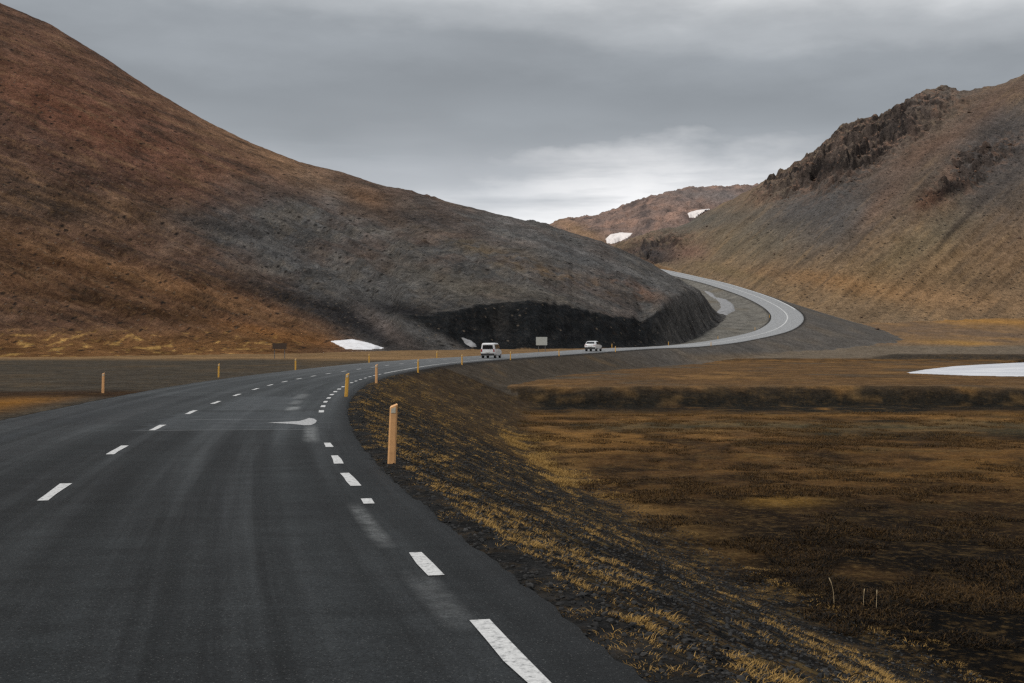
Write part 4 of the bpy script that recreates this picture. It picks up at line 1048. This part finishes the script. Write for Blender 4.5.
M_STEM = simple('dry_stem', (.5, .38, .22), .8)
def stem(x, row, top, bend, label):
    p = hit(x, row); sc_ = p[1] / F; h = (row - top) * sc_; n = 9; vs = []; fs = []; m_ = 6
    for i in range(n):
        t = i / (n - 1); cx_ = bend * sc_ * t ** 3; rad = .0062 * (1 - .55 * t)
        if t > .8: rad = .011 * (1 - (t - .8) * 2.5)
        for j in range(m_): vs.append((cx_ + rad * math.cos(j * 1.047), rad * math.sin(j * 1.047), h * t - .05))
    for i in range(n - 1):
        for j in range(m_): fs.append((i * m_ + j, i * m_ + (j + 1) % m_, (i + 1) * m_ + (j + 1) % m_, (i + 1) * m_ + j))
    fs.append(tuple((n - 1) * m_ + j for j in range(m_)))
    o = link_mesh('grass_stem', vs, fs, M_STEM, smooth=True); o.location = p
    tag(o, label, 'grass stem', 'tall dry stems below the bank')
stem(834, 604, 575, -5, 'tall dry stem with a bent head, leftmost of the three below the bank')
stem(863.5, 606, 586, 1, 'shorter straight dry stem between the other two')
stem(876.5, 609, 587, .5, 'straight dry stem at the right of the three')

# ------------------------------------------------------------------ sky and light
SUN_EL, SUN_AZ = math.radians(48), math.radians(-118)      # azimuth clockwise from +Y: behind the left shoulder
W = bpy.data.worlds.new('World'); SC.world = W; W.use_nodes = True
nt = W.node_tree; nt.nodes.clear()
out = nt.nodes.new('ShaderNodeOutputWorld')
sky = nt.nodes.new('ShaderNodeTexSky'); sky.sky_type = 'NISHITA'; sky.sun_disc = False
sky.sun_elevation = SUN_EL; sky.sun_rotation = SUN_AZ
bg1 = nt.nodes.new('ShaderNodeBackground'); bg1.inputs[1].default_value = .05; nt.links.new(sky.outputs[0], bg1.inputs[0])
tc = nt.nodes.new('ShaderNodeTexCoord').outputs['Generated']
sep = nt.nodes.new('ShaderNodeSeparateXYZ'); nt.links.new(tc, sep.inputs[0])
x, y, z = sep.outputs
hl = math_node(nt, 'SQRT', math_node(nt, 'ADD', math_node(nt, 'MULTIPLY', x, x), math_node(nt, 'MULTIPLY', y, y)), 0)
tn = math_node(nt, 'DIVIDE', z, math_node(nt, 'MAXIMUM', hl, .001))          # tangent of the height angle
az = math_node(nt, 'DIVIDE', x, math_node(nt, 'MAXIMUM', hl, .001))
cmb = nt.nodes.new('ShaderNodeCombineXYZ'); nt.links.new(math_node(nt, 'MULTIPLY', az, 1.0), cmb.inputs[0]); nt.links.new(math_node(nt, 'MULTIPLY', tn, 2.9), cmb.inputs[1]); nt.links.new(y, cmb.inputs[2])
n_big = noise_node(nt, cmb.outputs[0], 2.1, 4, .5)
n_mid = noise_node(nt, cmb.outputs[0], 5.0, 6, .55)
cmb2 = nt.nodes.new('ShaderNodeCombineXYZ'); nt.links.new(az, cmb2.inputs[0]); nt.links.new(math_node(nt, 'MULTIPLY', tn, 9.0), cmb2.inputs[1])
n_str = noise_node(nt, cmb2.outputs[0], 3.6, 6, .55)
warp = math_node(nt, 'ADD', math_node(nt, 'MULTIPLY', math_node(nt, 'SUBTRACT', n_big, .5), .13), math_node(nt, 'MULTIPLY', math_node(nt, 'SUBTRACT', n_mid, .5), .06))
slant = math_node(nt, 'MULTIPLY', math_node(nt, 'ADD', az, -.1), .06)
tw = math_node(nt, 'ADD', math_node(nt, 'ADD', tn, warp), slant)
ramp = nt.nodes.new('ShaderNodeValToRGB'); ramp.color_ramp.interpolation = 'EASE'
nt.links.new(mapr(nt, tw, -.1, 1.0, 0, 1), ramp.inputs[0])
stops = [(-.1, (150, 152, 154)), (.06, (214, 216, 218)), (.110, (194, 197, 201)), (.14, (170, 174, 179)), (.17, (150, 155, 160)), (.205, (140, 145, 150)), (.24, (146, 151, 156)), (.262, (166, 170, 174)),
         (.30, (204, 206, 208)), (.45, (212, 214, 216)), (1.0, (200, 203, 206))]
cr = ramp.color_ramp
while len(cr.elements) < len(stops): cr.elements.new(.5)
for e_, (t_, c_) in zip(cr.elements, stops):
    e_.position = (t_ + .1) / 1.1; e_.color = (*[float(v) for v in lin(c_)], 1)
cc = ramp.outputs[0]
glow = math_node(nt, 'MULTIPLY', mapr(nt, math_node(nt, 'ABSOLUTE', math_node(nt, 'SUBTRACT', az, .1), 0), .05, .32, 1, 0),
                 math_node(nt, 'MULTIPLY', mapr(nt, math_node(nt, 'SUBTRACT', math_node(nt, 'ADD', tn, math_node(nt, 'MULTIPLY', math_node(nt, 'SUBTRACT', n_mid, .5), .12)), mapr(nt, az, -.12, .14, -.022, .016)), .112, .150, 1, 0), mapr(nt, tn, 0, .06, 0, 1)))
cc = mixc(nt, glow, cc, tuple(lin((238, 238, 239))))
# darker wisps across the bright gap and lighter ones in the deck
gap = math_node(nt, 'MULTIPLY', mapr(nt, tn, .09, .12, 0, 1), mapr(nt, tn, .15, .18, 1, 0))
cc = mixc(nt, math_node(nt, 'MULTIPLY', mapr(nt, n_str, .46, .62, 0, .75), gap), cc, tuple(lin((172, 176, 181))))
cc = mixc(nt, 1.0, cc, grey(nt, mapr(nt, n_mid, .3, .7, .90, 1.10)), 'MULTIPLY')
lift = mapr(nt, z, .3, .9, 1.0, 1.0)
bg2 = nt.nodes.new('ShaderNodeBackground'); nt.links.new(cc, bg2.inputs[0]); nt.links.new(lift, bg2.inputs[1])
mx = nt.nodes.new('ShaderNodeMixShader'); mx.inputs[0].default_value = .94
nt.links.new(bg1.outputs[0], mx.inputs[1]); nt.links.new(bg2.outputs[0], mx.inputs[2]); nt.links.new(mx.outputs[0], out.inputs[0])
sun = bpy.data.lights.new('sun', 'SUN'); sun.energy = 1.5; sun.angle = math.radians(10); sun.color = (1, .95, .88)
so = bpy.data.objects.new('sun', sun); COL.objects.link(so)
dv = (math.sin(SUN_AZ) * math.cos(SUN_EL), math.cos(SUN_AZ) * math.cos(SUN_EL), math.sin(SUN_EL))
from mathutils import Vector
so.rotation_euler = (-Vector(dv)).to_track_quat('-Z', 'Y').to_euler(); so.location = (-60, -40, 80)

cam = bpy.data.cameras.new('camera'); cam.sensor_width = 36; cam.lens = F * 36 / 1024; cam.shift_y = (HY - 341.5) / 1024
cam.clip_start = .1; cam.clip_end = 8000
co = bpy.data.objects.new('camera', cam); COL.objects.link(co); co.location = (0, 0, HC); co.rotation_euler = (math.pi / 2, 0, 0)
SC.camera = co
SC.view_settings.view_transform = 'Standard'; SC.view_settings.look = 'None'; SC.view_settings.exposure = 0.2; SC.view_settings.gamma = 1
SC.cycles.max_bounces = 4; SC.cycles.diffuse_bounces = 2; SC.cycles.glossy_bounces = 2
SC.cycles.use_denoising = False
SC.cycles.filter_width = 1.4
